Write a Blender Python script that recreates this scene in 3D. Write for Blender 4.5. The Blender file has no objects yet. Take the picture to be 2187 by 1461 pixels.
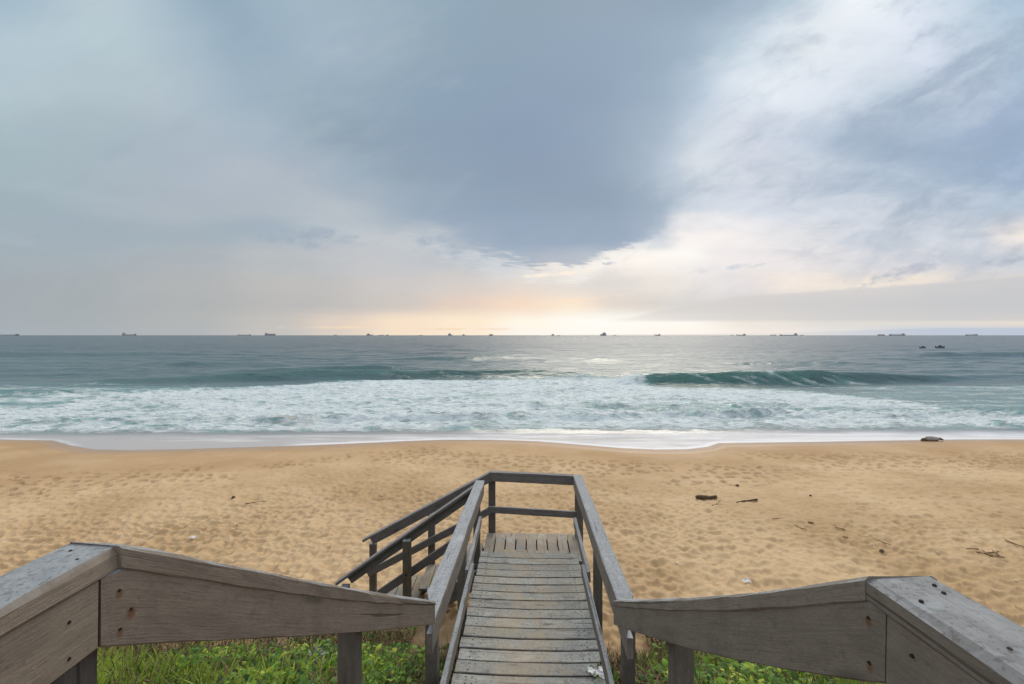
import bpy, math, random
import numpy as np
from mathutils import Vector
random.seed(7)
rng = np.random.default_rng(11)
SC = bpy.context.scene
C = SC.collection
CAMZ = 5.0
F = 972.0          # focal length in photo pixels (2187 wide)

# ------------------------------------------------------------------ helpers
def lin(c):
    return tuple((x/255.0/12.92) if x/255.0 <= 0.04045 else ((x/255.0+0.055)/1.055)**2.4 for x in c)

def prop(o, label=None, cat=None, group=None, kind=None):
    if label: o['label'] = label
    if cat: o['category'] = cat
    if group: o['group'] = group
    if kind: o['kind'] = kind
    return o

def empty(name, loc, label, cat, group=None):
    o = bpy.data.objects.new(name, None)
    o.empty_display_size = 0.1
    C.objects.link(o); o.location = loc
    return prop(o, label, cat, group)

def mesh_obj(name, verts, faces, mat=None, parent=None, attrs=None, smooth=False):
    v = np.asarray(verts, dtype=np.float64).reshape(-1, 3)
    if parent is not None:
        off = np.zeros(3); q = parent
        while q is not None:
            off += np.array(q.location); q = q.parent
        v = v - off
    me = bpy.data.meshes.new(name)
    me.from_pydata([tuple(a) for a in v], [], [tuple(int(i) for i in f) for f in faces])
    if attrs:
        for k, arr in attrs.items():
            arr = np.asarray(arr, dtype=np.float32)
            if arr.ndim == 2:
                a = me.attributes.new(k, 'FLOAT_VECTOR', 'POINT'); a.data.foreach_set('vector', arr.ravel())
            else:
                a = me.attributes.new(k, 'FLOAT', 'POINT'); a.data.foreach_set('value', arr.ravel())
    if smooth:
        me.polygons.foreach_set('use_smooth', [True]*len(me.polygons))
    if mat: me.materials.append(mat)
    me.update()
    o = bpy.data.objects.new(name, me); C.objects.link(o)
    if parent is not None: o.parent = parent
    return o

def grid_obj(name, X, Y, Z, mat, attrs=None, kind='structure'):
    nr, nc = X.shape
    co = np.stack([X, Y, Z], -1).reshape(-1, 3).astype(np.float32)
    i = np.arange(nr*nc).reshape(nr, nc)
    q = np.stack([i[:-1, :-1], i[:-1, 1:], i[1:, 1:], i[1:, :-1]], -1).reshape(-1, 4)
    me = bpy.data.meshes.new(name)
    me.vertices.add(len(co)); me.vertices.foreach_set('co', co.ravel())
    me.loops.add(q.size); me.loops.foreach_set('vertex_index', q.ravel().astype(np.int32))
    me.polygons.add(len(q)); me.polygons.foreach_set('loop_start', np.arange(0, q.size, 4, dtype=np.int32))
    me.polygons.foreach_set('loop_total', np.full(len(q), 4, dtype=np.int32))
    me.polygons.foreach_set('use_smooth', np.ones(len(q), dtype=bool))
    me.update(calc_edges=True)
    for k, arr in (attrs or {}).items():
        a = me.attributes.new(k, 'FLOAT', 'POINT'); a.data.foreach_set('value', arr.astype(np.float32).ravel())
    me.materials.append(mat)
    o = bpy.data.objects.new(name, me); C.objects.link(o)
    if kind: o['kind'] = kind
    return o

# numpy value noise ------------------------------------------------
def _hash(ix, iy, s):
    h = (ix.astype(np.int64)*374761393 + iy.astype(np.int64)*668265263 + s*1442695041) & 0xffffffff
    h = ((h ^ (h >> 13))*1274126177) & 0xffffffff
    h = h ^ (h >> 16)
    return (h & 0xffffff)/float(0xffffff)
def vnoise(x, y, s=0):
    ix = np.floor(x); iy = np.floor(y); fx = x-ix; fy = y-iy
    fx = fx*fx*fx*(fx*(fx*6-15)+10); fy = fy*fy*fy*(fy*(fy*6-15)+10)
    a = _hash(ix, iy, s); b = _hash(ix+1, iy, s); c = _hash(ix, iy+1, s); d = _hash(ix+1, iy+1, s)
    return (a*(1-fx)+b*fx)*(1-fy)+(c*(1-fx)+d*fx)*fy
def fbm(x, y, o=4, s=0):
    r = 0; a = .5; t = 0
    for k in range(o):
        r = r+a*vnoise(x, y, s+k*17); t += a; a *= .5
        x, y = x*1.93+y*.41+3.1, y*1.93-x*.41+7.7
    return r/t
def sstep(a, b, x):
    t = np.clip((x-a)/(b-a), 0, 1); return t*t*(3-2*t)

# shader-node expression helper --------------------------------------
class E:
    def __init__(s, nt, sock): s.nt = nt; s.k = sock
    def _m(s, op, *a):
        n = s.nt.nodes.new('ShaderNodeMath'); n.operation = op
        for i, v in enumerate((s,)+a):
            if isinstance(v, E): s.nt.links.new(v.k, n.inputs[i])
            else: n.inputs[i].default_value = float(v)
        return E(s.nt, n.outputs[0])
    def __add__(s, o): return s._m('ADD', o)
    __radd__ = __add__
    def __mul__(s, o): return s._m('MULTIPLY', o)
    __rmul__ = __mul__
    def __sub__(s, o): return s._m('SUBTRACT', o)
    def __rsub__(s, o): return (s*-1.0)+o
    def __truediv__(s, o): return s._m('DIVIDE', o)
    def max(s, o): return s._m('MAXIMUM', o)
    def min(s, o): return s._m('MINIMUM', o)
    def abs(s): return s._m('ABSOLUTE')
    def pow(s, o): return s._m('POWER', o)
    def ss(s, a, b):       # smoothstep
        n = s.nt.nodes.new('ShaderNodeMapRange'); n.interpolation_type = 'SMOOTHSTEP'
        s.nt.links.new(s.k, n.inputs[0])
        for i, v in ((1, a), (2, b)):
            if isinstance(v, E): s.nt.links.new(v.k, n.inputs[i])
            else: n.inputs[i].default_value = v
        n.inputs[3].default_value = 0; n.inputs[4].default_value = 1
        return E(s.nt, n.outputs[0])
class G:
    """small wrapper round a node tree"""
    def __init__(s, nt): s.nt = nt; s.n = nt.nodes; s.l = nt.links
    def new(s, t, **kw):
        n = s.n.new(t)
        for k, v in kw.items(): setattr(n, k, v)
        return n
    def link(s, a, b): s.l.new(a.k if isinstance(a, E) else a, b)
    def attr(s, name):
        n = s.new('ShaderNodeAttribute', attribute_name=name); return n
    def xyz(s, sock):
        n = s.new('ShaderNodeSeparateXYZ'); s.link(sock, n.inputs[0])
        return [E(s.nt, n.outputs[i]) for i in range(3)]
    def comb(s, *a):
        n = s.new('ShaderNodeCombineXYZ')
        for i, v in enumerate(a):
            if isinstance(v, E): s.link(v, n.inputs[i])
            else: n.inputs[i].default_value = v
        return n.outputs[0]
    def noise(s, vec, scale, detail=3, rough=.5, dist=0.0):
        n = s.new('ShaderNodeTexNoise'); s.link(vec, n.inputs['Vector'])
        n.inputs['Scale'].default_value = scale; n.inputs['Detail'].default_value = detail
        n.inputs['Roughness'].default_value = rough; n.inputs['Distortion'].default_value = dist
        return E(s.nt, n.outputs[0])
    def voro(s, vec, scale, rand=1.0, out='Distance', feature='F1'):
        n = s.new('ShaderNodeTexVoronoi', feature=feature); s.link(vec, n.inputs['Vector'])
        n.inputs['Scale'].default_value = scale; n.inputs['Randomness'].default_value = rand
        return E(s.nt, n.outputs[out])
    def mix(s, f, a, b, blend='MIX'):
        n = s.new('ShaderNodeMix', data_type='RGBA', blend_type=blend)
        for i, v in ((0, f), (6, a), (7, b)):
            if isinstance(v, (tuple, list)): n.inputs[i].default_value = tuple(v)+((1,) if len(v) == 3 else ())
            elif isinstance(v, (int, float)): n.inputs[i].default_value = v
            else: s.link(v, n.inputs[i])
        return n.outputs[2]
    def ramp(s, fac, stops, interp='B_SPLINE'):
        n = s.new('ShaderNodeValToRGB'); cr = n.color_ramp; cr.interpolation = interp
        s.link(fac, n.inputs[0])
        while len(cr.elements) < len(stops): cr.elements.new(0.5)
        for e, (p, c) in zip(cr.elements, sorted(stops)):
            e.position = p
        for e, (p, c) in zip(cr.elements, sorted(stops)):
            e.color = tuple(c)+(1,) if hasattr(c, '__len__') else (c, c, c, 1)
        return n.outputs[0]
    def bump(s, h, strength, dist):
        n = s.new('ShaderNodeBump'); s.link(h, n.inputs['Height'])
        n.inputs['Strength'].default_value = strength; n.inputs['Distance'].default_value = dist
        return n
def material(name):
    m = bpy.data.materials.new(name); m.use_nodes = True
    g = G(m.node_tree); b = m.node_tree.nodes['Principled BSDF']
    return m, g, b
def setv(g, sock, v):
    if isinstance(v, (tuple, list)): sock.default_value = tuple(v)+((1,) if len(v) == 3 else ())
    elif isinstance(v, (int, float)): sock.default_value = v
    else: g.link(v, sock)

# ------------------------------------------------------------------ camera
cd = bpy.data.cameras.new('camera'); cam = bpy.data.objects.new('camera', cd); C.objects.link(cam)
cam.location = (0, 0, CAMZ); cam.rotation_euler = (math.pi/2, 0, 0)
cd.sensor_fit = 'HORIZONTAL'; cd.sensor_width = 36; cd.lens = 36*F/2187
cd.shift_y = -14.5/2187
cd.clip_start = .05; cd.clip_end = 120000
SC.camera = cam
SC.view_settings.view_transform = 'Standard'; SC.view_settings.look = 'None'
SC.view_settings.exposure = 0; SC.view_settings.gamma = 1
SC.cycles.max_bounces = 5; SC.cycles.diffuse_bounces = 3; SC.cycles.glossy_bounces = 3
SC.cycles.transmission_bounces = 2; SC.cycles.transparent_max_bounces = 4
SC.cycles.sample_clamp_indirect = 6

# ------------------------------------------------------------------ sky
SUN_AZ = math.radians(14); SUN_EL = math.radians(38)
def build_world():
    w = bpy.data.worlds.new('World'); SC.world = w; w.use_nodes = True
    g = G(w.node_tree); nt = w.node_tree
    bg = nt.nodes['Background']
    tc = g.new('ShaderNodeTexCoord')
    dx, dy, dz = g.xyz(tc.outputs['Generated'])
    yy = dy.max(.1)
    U0 = dx/yy; V0 = dz/yy
    # cloud-layer coordinates (flat layer overhead, so clouds compress to the horizon)
    h = dz.max(0.0)+.10
    q = g.comb(dx/h, dy/h, 0.0)
    qa = g.comb((dx/h)*1.0+(dy/h)*.25, (dy/h)*1.9-(dx/h)*.5, 3.0)
    n1 = g.noise(q, .8, 5, .55, .3); n2 = g.noise(g.comb(dx/h, dy/h, 7.7), .9, 5, .55, .3)
    n3 = g.noise(qa, 1.6, 7, .58, .5)
    n4 = g.noise(qa, 5.0, 6, .6, .2)
    amp = V0.ss(.0, .35)
    U = U0+(n1-.5)*(amp*.16+.05); V = V0+(n2-.5)*(amp*.15+.004)
    uf = (U+1.35)/2.70                      # 0..1 over U -1.35..1.35
    def u(px): return ((px-1093.5)/F+1.35)/2.70
    def v(py): return (716-py)/F
    rows = [
     (0,   [(-150,(160,184,202)),(60,(168,190,205)),(180,(186,203,212)),(300,(180,198,209)),(450,(152,175,192)),(650,(164,184,198)),(900,(148,170,186)),(1250,(140,161,179)),(1560,(146,168,188)),(1680,(180,199,214)),(1780,(228,235,242)),(1850,(240,246,250)),(1960,(222,231,242)),(2080,(190,209,224)),(2200,(160,187,211))]),
     (100, [(-150,(180,200,212)),(100,(184,203,212)),(280,(184,202,210)),(430,(166,186,200)),(520,(153,175,191)),(680,(163,182,197)),(900,(147,168,184)),(1250,(139,161,182)),(1400,(146,168,188)),(1500,(160,181,199)),(1580,(190,207,220)),(1650,(220,230,239)),(1720,(235,241,245)),(1830,(228,235,243)),(1960,(220,228,241)),(2060,(196,211,226)),(2200,(172,194,213))]),
     (200, [(-150,(176,196,206)),(100,(182,199,207)),(320,(184,199,207)),(480,(166,184,198)),(620,(152,173,188)),(760,(148,169,185)),(950,(141,162,182)),(1230,(138,158,180)),(1330,(143,163,184)),(1430,(160,180,198)),(1500,(185,201,217)),(1570,(220,229,239)),(1650,(231,237,244)),(1780,(214,223,235)),(1900,(184,200,216)),(2050,(166,184,206)),(2200,(163,183,206))]),
     (290, [(-150,(170,188,197)),(100,(173,190,198)),(350,(177,191,200)),(560,(168,184,197)),(680,(147,166,181)),(850,(143,162,180)),(1100,(137,156,178)),(1240,(141,160,182)),(1330,(150,169,188)),(1420,(170,187,203)),(1480,(196,208,221)),(1540,(213,220,230)),(1620,(205,213,226)),(1760,(180,196,213)),(1950,(168,185,206)),(2100,(158,178,202)),(2200,(156,177,202))]),
     (370, [(-150,(168,184,192)),(100,(169,186,194)),(400,(178,189,199)),(620,(176,186,197)),(740,(160,176,190)),(850,(147,165,181)),(1100,(139,157,178)),(1270,(144,162,183)),(1370,(163,180,197)),(1430,(188,200,214)),(1485,(212,219,227)),(1600,(210,216,227)),(1750,(196,206,219)),(1950,(170,187,205)),(2200,(150,172,199))]),
     (440, [(-150,(165,180,188)),(100,(166,181,189)),(350,(174,184,193)),(600,(178,187,195)),(740,(184,192,199)),(830,(168,181,193)),(950,(150,167,184)),(1200,(142,159,177)),(1310,(148,165,183)),(1400,(174,188,202)),(1500,(206,214,225)),(1650,(212,218,228)),(1850,(213,219,228)),(2020,(202,211,223)),(2200,(180,197,214))]),
     (505, [(-150,(163,176,184)),(100,(164,177,186)),(400,(166,179,188)),(600,(163,178,190)),(700,(178,187,195)),(800,(196,200,204)),(930,(196,201,205)),(1020,(174,185,196)),(1100,(152,169,188)),(1300,(157,173,193)),(1390,(200,208,218)),(1460,(252,245,240)),(1550,(250,242,238)),(1700,(228,227,230)),(1900,(214,219,227)),(2080,(206,212,221)),(2160,(238,230,224)),(2220,(250,238,226))]),
     (555, [(-150,(163,174,182)),(100,(165,175,182)),(400,(174,180,185)),(600,(184,188,191)),(780,(197,198,200)),(950,(192,196,201)),(1080,(188,195,203)),(1190,(238,228,218)),(1300,(255,246,236)),(1470,(255,250,244)),(1560,(240,234,233)),(1750,(234,228,228)),(1900,(222,221,226)),(2060,(210,213,220)),(2200,(208,211,218))]),
     (605, [(-150,(163,172,180)),(150,(166,173,178)),(400,(178,180,181)),(650,(192,190,188)),(850,(205,200,198)),(1000,(213,205,200)),(1130,(228,217,208)),(1280,(226,219,214)),(1420,(234,226,219)),(1560,(224,220,222)),(1680,(242,230,220)),(1800,(250,236,220)),(1950,(244,230,215)),(2060,(235,224,212)),(2200,(212,207,205))]),
     (650, [(-150,(163,172,180)),(150,(166,173,178)),(400,(176,178,180)),(650,(188,186,185)),(850,(206,198,192)),(980,(228,207,192)),(1100,(244,218,196)),(1220,(250,232,210)),(1320,(226,215,206)),(1480,(212,209,208)),(1700,(208,207,206)),(1950,(204,203,202)),(2200,(198,199,201))]),
     (688, [(-150,(164,174,183)),(150,(168,175,180)),(400,(178,181,182)),(600,(196,193,189)),(720,(224,208,194)),(850,(248,226,202)),(1000,(253,234,208)),(1120,(255,247,232)),(1260,(255,253,247)),(1460,(255,251,244)),(1600,(236,230,222)),(1800,(222,219,215)),(2000,(224,219,212)),(2200,(232,222,210))]),
     (708, [(-150,(166,177,187)),(150,(170,178,184)),(400,(178,182,186)),(600,(198,195,192)),(720,(220,208,198)),(850,(246,226,202)),(1000,(252,234,212)),(1120,(253,246,236)),(1260,(255,251,245)),(1460,(254,248,240)),(1650,(240,232,226)),(1800,(226,224,223)),(1950,(205,211,221)),(2200,(196,205,219))]),
    ]
    col = None
    for i, (py, st) in enumerate(rows):
        r = g.ramp(uf, [(min(max(u(px), 0), 1), lin(c)) for px, c in st], 'CARDINAL' if py < 480 else 'EASE')
        if col is None: col = r
        else: col = g.mix(V.ss(v(rows[i-1][0]), v(py)), col, r)
    # the crisp lower rim of the dark wedge of cloud
    rim = g.ramp((U0+(n4-.5)*.05+1.35)/2.70, [(u(px), py/730) for px, py in
        ((560,200),(700,330),(800,420),(880,478),(960,525),(1050,552),(1150,571),(1230,570),(1290,546),(1360,522),(1420,492),(1450,440),(1470,340),(1510,220),(1580,60))], 'LINEAR')
    rs = E(nt, g.new('ShaderNodeRGBToBW').outputs[0]); g.link(rim, rs.k.node.inputs[0])
    vb = (716.0-rs*730.0)/F
    nb0 = g.noise(g.comb(U0*1.0, V0*2.4+U0*.5, 4.3), 18, 6, .62, .3)-.5
    soft = g.ramp(uf, [(u(700), .16), (u(830), .09), (u(930), .05), (u(1040), .022), (u(1150), .009), (u(1330), .010), (u(1420), .05), (u(1480), .16), (u(1600), .25)], 'LINEAR')
    sf = E(nt, g.new('ShaderNodeRGBToBW').outputs[0]); g.link(soft, sf.k.node.inputs[0])
    dd = V0-vb+(n3-.5)*.06+(n4-.5)*.05+nb0*.035
    wedge = dd.ss(sf*-.6, sf*1.4)*V0.ss(.36, .22)
    wcol = g.mix(V0.ss(.14, .42), lin((152,169,189)), lin((137,158,180)))
    col = g.mix(wedge*.74, col, wcol)
    # torn streaks: lighter and darker wisps on the right, tilted
    right = U0.ss(.25, .75); mid = V0.ss(.08, .2)*V0.ss(.95, .5)
    wis = (n3-.5)*right*mid
    col = g.mix((wis*1.1).max(0), col, lin((246,248,252)))
    col = g.mix((wis*-1.2).max(0), col, lin((145,164,186)))
    ca, sa = math.cos(.42), math.sin(.42)
    ra = U0*ca+V0*sa; rb = V0*ca-U0*sa
    wa = g.noise(g.comb(ra*1.0, rb*2.0, 2.2), 2.6, 9, .58, .35)-.5
    wb_ = g.noise(g.comb(ra*1.0, rb*2.4, 9.1), 8.5, 8, .62, .3)-.5
    er = (U0-(V0-.3)*.55).ss(.12, .42)*V0.ss(.03, .14)
    f1 = (wa*1.0+wb_*.55)
    col = g.mix(f1.ss(.0, .32)*er*.46*(1.0-U0.ss(.65, 1.0)*.55), col, g.mix(V0.ss(.1, .3), lin((255,248,240)), lin((243,246,250))))
    col = g.mix(f1.ss(.06, -.24)*er*(.54+.18*U0.ss(.6, .95)), col, g.mix(V0.ss(.1, .3), lin((190,197,208)), lin((152,170,190))))
    el = U0.ss(.25, -.15)*V0.ss(.02, .10)
    f2 = (wa*.9+wb_*.35)
    col = g.mix(f2.ss(.0, .34)*el*.22, col, lin((206,214,219)))
    col = g.mix(f2.ss(.0, -.34)*el*.22, col, lin((134,152,168)))
    # thin bright shreds just under the rim of the dark cloud
    shred = (dd*1.0+wb_*.06).ss(-.055, -.012)*(dd+wb_*.06).ss(.012, -.006)*U0.ss(-.22, -.05)*U0.ss(.40, .26)*V0.ss(.26, .20)
    col = g.mix(shred*(wb_+.45)*1.0, col, g.mix(U0.ss(-.05, .2), lin((222,224,226)), lin((255,250,243))))
    lft = U0.ss(.05, -.5)*V0.ss(.1, .25)
    wl = (n1-.5)*lft
    col = g.mix((wl*.9).max(0), col, lin((205,218,224)))
    col = g.mix((wl*-.9).max(0), col, lin((138,158,176)))
    # broken bits of grey cloud along the bright band low on the right and left of the wedge
    def bits(px, py, sx, sy, slope, col, c, lo, hi, k):
        a = (U0-(px-1093.5)/F); b = (V0-v(py)-a*slope)
        m = ((a*a)/(sx/F)**2+(b*b)/(sy/F)**2)
        blob = 1.0-m*.5
        f = (nb*1.5+blob*.62).ss(lo, hi)*m.ss(3.2, .8)
        return g.mix(f*k, col, lin(c))
    nb = g.noise(g.comb(U0*1.0, V0*2.2-U0*.28, 1.3), 22, 6, .62, .3)-.5
    col = bits(1910, 586, 110, 17, .24, col, (184,189,202), .28, .78, .9)
    col = bits(2150, 560, 70, 12, .1, col, (178,186,200), .36, .80, .9)
    col = bits(1310, 562, 40, 8, .0, col, (188,194,205), .45, .68, .8)
    col = bits(1560, 572, 150, 9, .12, col, (208,211,219), .42, .8, .8)
    col = bits(660, 508, 130, 28, -.10, col, (158,173,188), .26, .90, .85)
    col = bits(925, 520, 120, 34, -.35, col, (166,179,194), .34, .90, .8)
    col = bits(1190, 585, 90, 5, .08, col, (255,240,222), .3, .75, .9)
    col = bits(1240, 640, 150, 6, .12, col, (255,226,196), .3, .9, .7)
    col = bits(760, 699, 200, 4, .0, col, (250,224,190), .3, .9, .7)
    col = bits(1000, 703, 150, 2.2, .0, col, (240,205,165), .3, .9, .7)
    # long grey bank with ragged top on the right; low lilac bank on the horizon
    bt = V0-(v(690)+(U0-.18)*.072*1.0+U0.ss(.15, .5)*.034)-(nb*.010)
    bank = bt.ss(.004, -.004)*U0.ss(.12, .40)*V0.ss(.026, .036)
    col = g.mix(bank*.75, col, g.mix(U0.ss(.2, 1.1), lin((216,211,208)), lin((200,201,205))))
    lb = V0-(.003+U0.ss(.45, 1.0)*.0125)-nb*.005
    col = g.mix(lb.ss(.0015, -.0015)*U0.ss(.0, .55)*.85, col, g.mix(U0.ss(.5, .95), lin((232,226,222)), lin((188,199,216))))
    # overhead and behind the viewer: even, unseen overcast, brightened to light the scene
    up = V0.ss(.80, 1.7).max(dy.ss(.42, .12))
    ov = g.mix(n1.ss(.35, .65), (.60, .66, .74), (.78, .82, .88))
    gl = g.mix(dz.ss(.05, .5), (.70, .71, .74), ov)
    col = g.mix(up, col, gl)
    # below the horizon
    col = g.mix(dz.ss(-.002, -.03), col, (.25, .26, .27))
    sky = g.new('ShaderNodeTexSky', sky_type='NISHITA', sun_disc=False)
    sky.sun_elevation = SUN_EL; sky.sun_rotation = SUN_AZ
    skc = g.new('ShaderNodeVectorMath', operation='SCALE'); g.link(sky.outputs[0], skc.inputs[0]); skc.inputs['Scale'].default_value = .08
    col = g.mix(.04, col, skc.outputs[0])
    # the Background keeps a small physical strength; the cloud colours are scaled to match it
    sc = g.new('ShaderNodeVectorMath', operation='SCALE'); g.link(col, sc.inputs[0]); sc.inputs['Scale'].default_value = 10.0
    g.link(sc.outputs[0], bg.inputs['Color']); bg.inputs['Strength'].default_value = .1
    w.cycles.sampling_method = 'MANUAL'; w.cycles.sample_map_resolution = 512
build_world()

sd = bpy.data.lights.new('sun', 'SUN'); sd.energy = 2.0; sd.angle = math.radians(34); sd.color = (1, .90, .76)
so = bpy.data.objects.new('sun', sd); C.objects.link(so); so.location = (3, 15, 12)
dirv = Vector((math.sin(SUN_AZ)*math.cos(SUN_EL), math.cos(SUN_AZ)*math.cos(SUN_EL), math.sin(SUN_EL)))
so.rotation_euler = dirv.to_track_quat('Z', 'Y').to_euler()

# ------------------------------------------------------------------ terrain
SHX = np.array([-60,-24,-21.5,-20.8,-19.9,-16,-12,-8,-4,-.9,2.4,5.2,7.8,8.35,8.75,12.5,20,30,60])
def px_shore():
    pts = [(-300,938),(0,938),(110,941),(150,952),(200,960),(280,962),(400,960),(600,954),(720,949),(850,943),(950,939),(1050,939),(1150,943),(1250,951),(1330,958),(1400,961),(1470,960),(1512,955),(1535,947),(1600,946),(1750,944),(1900,941),(2050,938),(2187,938),(2500,937)]
    X = []; Y = []
    for px, py in pts:
        V = (py-716)/F; y = 3.518/(V-.068); X.append((px-1093.5)/F*y); Y.append(y)
    return np.array(X), np.array(Y)
SX, SY = px_shore()
def shore_y(x): return np.interp(x, SX, SY)
TH = math.atan(.034); CT, ST = math.cos(TH), math.sin(TH); DZ = 2.07
def beach_z(x, y):
    z = .02+.068*(21.5-y)
    z = np.where(y > 21.5, .02-.11*(y-21.5), z)
    z = z+.05*(fbm(x*.16+3, y*.22, 3, 5)-.5)*sstep(24, 18, y)
    return z
def dune_z(x, y):
    r = np.clip(5.75+.35*(fbm(x*.6, x*.2+2, 2, 9)-.5)-y, 0, None)
    d = r*.44*sstep(0, 1.1, r)
    d = np.where(r > 4, 4*.44+(r-4)*.08, d)
    tl = (x-.0202-y*ST)/CT
    cap_ = DZ-.34-beach_z(x, y)
    m = sstep(1.0, .72, np.abs(tl))
    return np.where(d*.97 > cap_, d*.97*(1-m)+cap_*m, d*.97)
def pits(x, y, cell, s):
    gx = x/cell; gy = y/cell
    ix = np.floor(gx); iy = np.floor(gy)
    best = np.full(x.shape, 9.); 
    second = np.full(x.shape, 9.)
    for a in (-1, 0, 1):
        for b in (-1, 0, 1):
            cx = ix+a; cy = iy+b
            px = cx+.15+.7*_hash(cx, cy, s); py = cy+.15+.7*_hash(cx, cy, s+5)
            st = .75+.5*_hash(cx, cy, s+9)
            d = np.sqrt(((gx-px)*st)**2+((gy-py)/st)**2)
            second = np.minimum(second, np.maximum(d, best)); best = np.minimum(best, d)
    return best, second
def sand_relief(x, y):
    wx = x+.16*(fbm(x*2, y*2, 2, 31)-.5); wy = y+.16*(fbm(x*2+9, y*2, 2, 33)-.5)
    b, s2 = pits(wx, wy, .205, 3)
    p1 = np.clip(b/.62, 0, 1)**1.35                # 0 in the pit, 1 on the ridge
    b2, _ = pits(wx*1.02+5, wy*1.02, .37, 7)
    p2 = np.clip(b2/.6, 0, 1)**1.35
    d = shore_y(x)-y                              # distance from the wash
    # loose, trodden sand only above the last wash line
    edge = 3.3+2.2*(fbm(x*.22+1, y*.05, 3, 41)-.5)+1.5*sstep(-6, -16, x)
    trod = sstep(edge, edge+1.6, d)
    near = sstep(17.5, 10.5, y)
    amp = (.034+.072*near)*trod*(.45+1.1*fbm(x*.55, y*.55, 3, 43))
    # quieter, wind-smoothed patch in the right-hand middle and at far left
    smooth = sstep(3.2, 6.5, x)*sstep(8.3, 10.2, y-.12*x)*sstep(16.2, 14.6, y)+.7*sstep(-5.5, -9, x)*sstep(10, 11.5, y)
    amp = amp*(1-.72*np.clip(smooth, 0, 1))
    mixw = .22+.38*sstep(-1, 4, x)*sstep(10.5, 8, y)
    z = (p1*(1-mixw)*.8+p2*mixw-1)*amp+.040*near*trod*(fbm(x*8, y*8, 3, 45)-.5)+.022*trod*(fbm(x*15, y*15, 2, 47)-.5)
    # lone footprints along the tide line
    b3, _ = pits(x+.4*(fbm(x*1.5, y*1.5, 2, 51)-.5), y*.8+.3*(fbm(x*1.5+4, y*1.5, 2, 53)-.5), .38, 15)
    pick = vnoise(np.floor(x/.62)*1.7, np.floor(y*.85/.62)*1.3, 61)
    band = 1.6*np.exp(-((d-edge-.5)/1.2)**2)+.35*trod
    fm = sstep(.36, .14, b3)*np.clip(band, 0, 1)*sstep(.36, .5, fbm(x*.5, y*.5, 3, 71)+.10)
    z = z-.10*fm
    z = z+.012*(fbm(x*1.1, y*1.6, 3, 81)-.5)*sstep(1.0, 3, d)
    z = z-.035*sstep(edge+1.2, edge-.6, d)*sstep(2, 4, d)*0.5
    return z, trod
def ground_z(x, y):
    x = np.atleast_1d(np.asarray(x, float)); y = np.atleast_1d(np.asarray(y, float))
    return beach_z(x, y)+dune_z(x, y)

def make_sand():
    ys = [-7.0]
    while ys[-1] < 5.0: ys.append(ys[-1]+.16)
    while ys[-1] < 30: ys.append(ys[-1]+max(.028, .00060*ys[-1]**2*.5))
    ys = np.array(ys)
    uc = np.concatenate([np.linspace(-3.2, -1.3, 90)[:-1], np.linspace(-1.3, 1.3, 1250), np.linspace(1.3, 3.2, 90)[1:]])
    Uc, Y = np.meshgrid(uc, ys)
    X = Uc*np.maximum(Y, 5.0)
    Z = beach_z(X, Y)+dune_z(X, Y)
    rel, trod = sand_relief(X, Y)
    Z = Z+rel*sstep(5.0, 6.0, Y)
    d = shore_y(X)-Y
    wet = sstep(2.2+1.2*(fbm(X*.3, Y*.3, 3, 91)-.5), .0, d)
    wet = np.maximum(wet*.95, .34*(1-trod))
    ln = 1.15+.9*(fbm(X*.35+2, Y*0, 3, 93)-.5); wet = np.maximum(wet, .62*np.exp(-((d-ln)/.09)**2)*sstep(.40, .52, fbm(X*.3, Y*0+5, 2, 95)))
    ln = 2.0+1.2*(fbm(X*.3+8, Y*0, 3, 97)-.5); wet = np.maximum(wet, .55*sstep(ln, ln-.35, d))
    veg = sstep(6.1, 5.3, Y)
    return grid_obj('sand_beach', X, Y, Z, sand_mat(), {'wet': wet, 'veg': veg})
def sand_mat():
    m, g, b = material('sand')
    geo = g.new('ShaderNodeNewGeometry'); P = geo.outputs['Position']
    wet = E(g.nt, g.attr('wet').outputs['Fac']); veg = E(g.nt, g.attr('veg').outputs['Fac'])
    big = g.noise(P, .35, 4, .55); med = g.noise(P, 3.2, 5, .6); fine = g.noise(P, 60, 3, .7); fine2 = g.noise(P, 240, 2, .6)
    c = g.mix(big.ss(.35, .65), (.475, .322, .172), (.615, .440, .258))
    c = g.mix(med.ss(.50, .72)*.40, c, (.44, .30, .17)); c = g.mix(g.noise(P, 1.1, 5, .62).ss(.54, .70)*.35, c, (.62, .47, .30))
    c = g.mix(fine.ss(.45, .75)*.6, c, (.42, .28, .15))
    c = g.mix(fine2.ss(.6, .8)*.4, c, (.75, .60, .42))
    c = g.mix(wet*.9, c, (.37, .215, .10))
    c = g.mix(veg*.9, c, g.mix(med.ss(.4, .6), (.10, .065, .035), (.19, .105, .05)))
    g.link(c, b.inputs['Base Color'])
    g.link(.93-(wet.ss(.35, .9))*.68, b.inputs['Roughness'])
    b.inputs['Specular IOR Level'].default_value = .25
    bp = g.bump(fine+med*.6, .35, .012); g.link(bp.outputs[0], b.inputs['Normal'])
    return m
make_sand()

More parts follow.
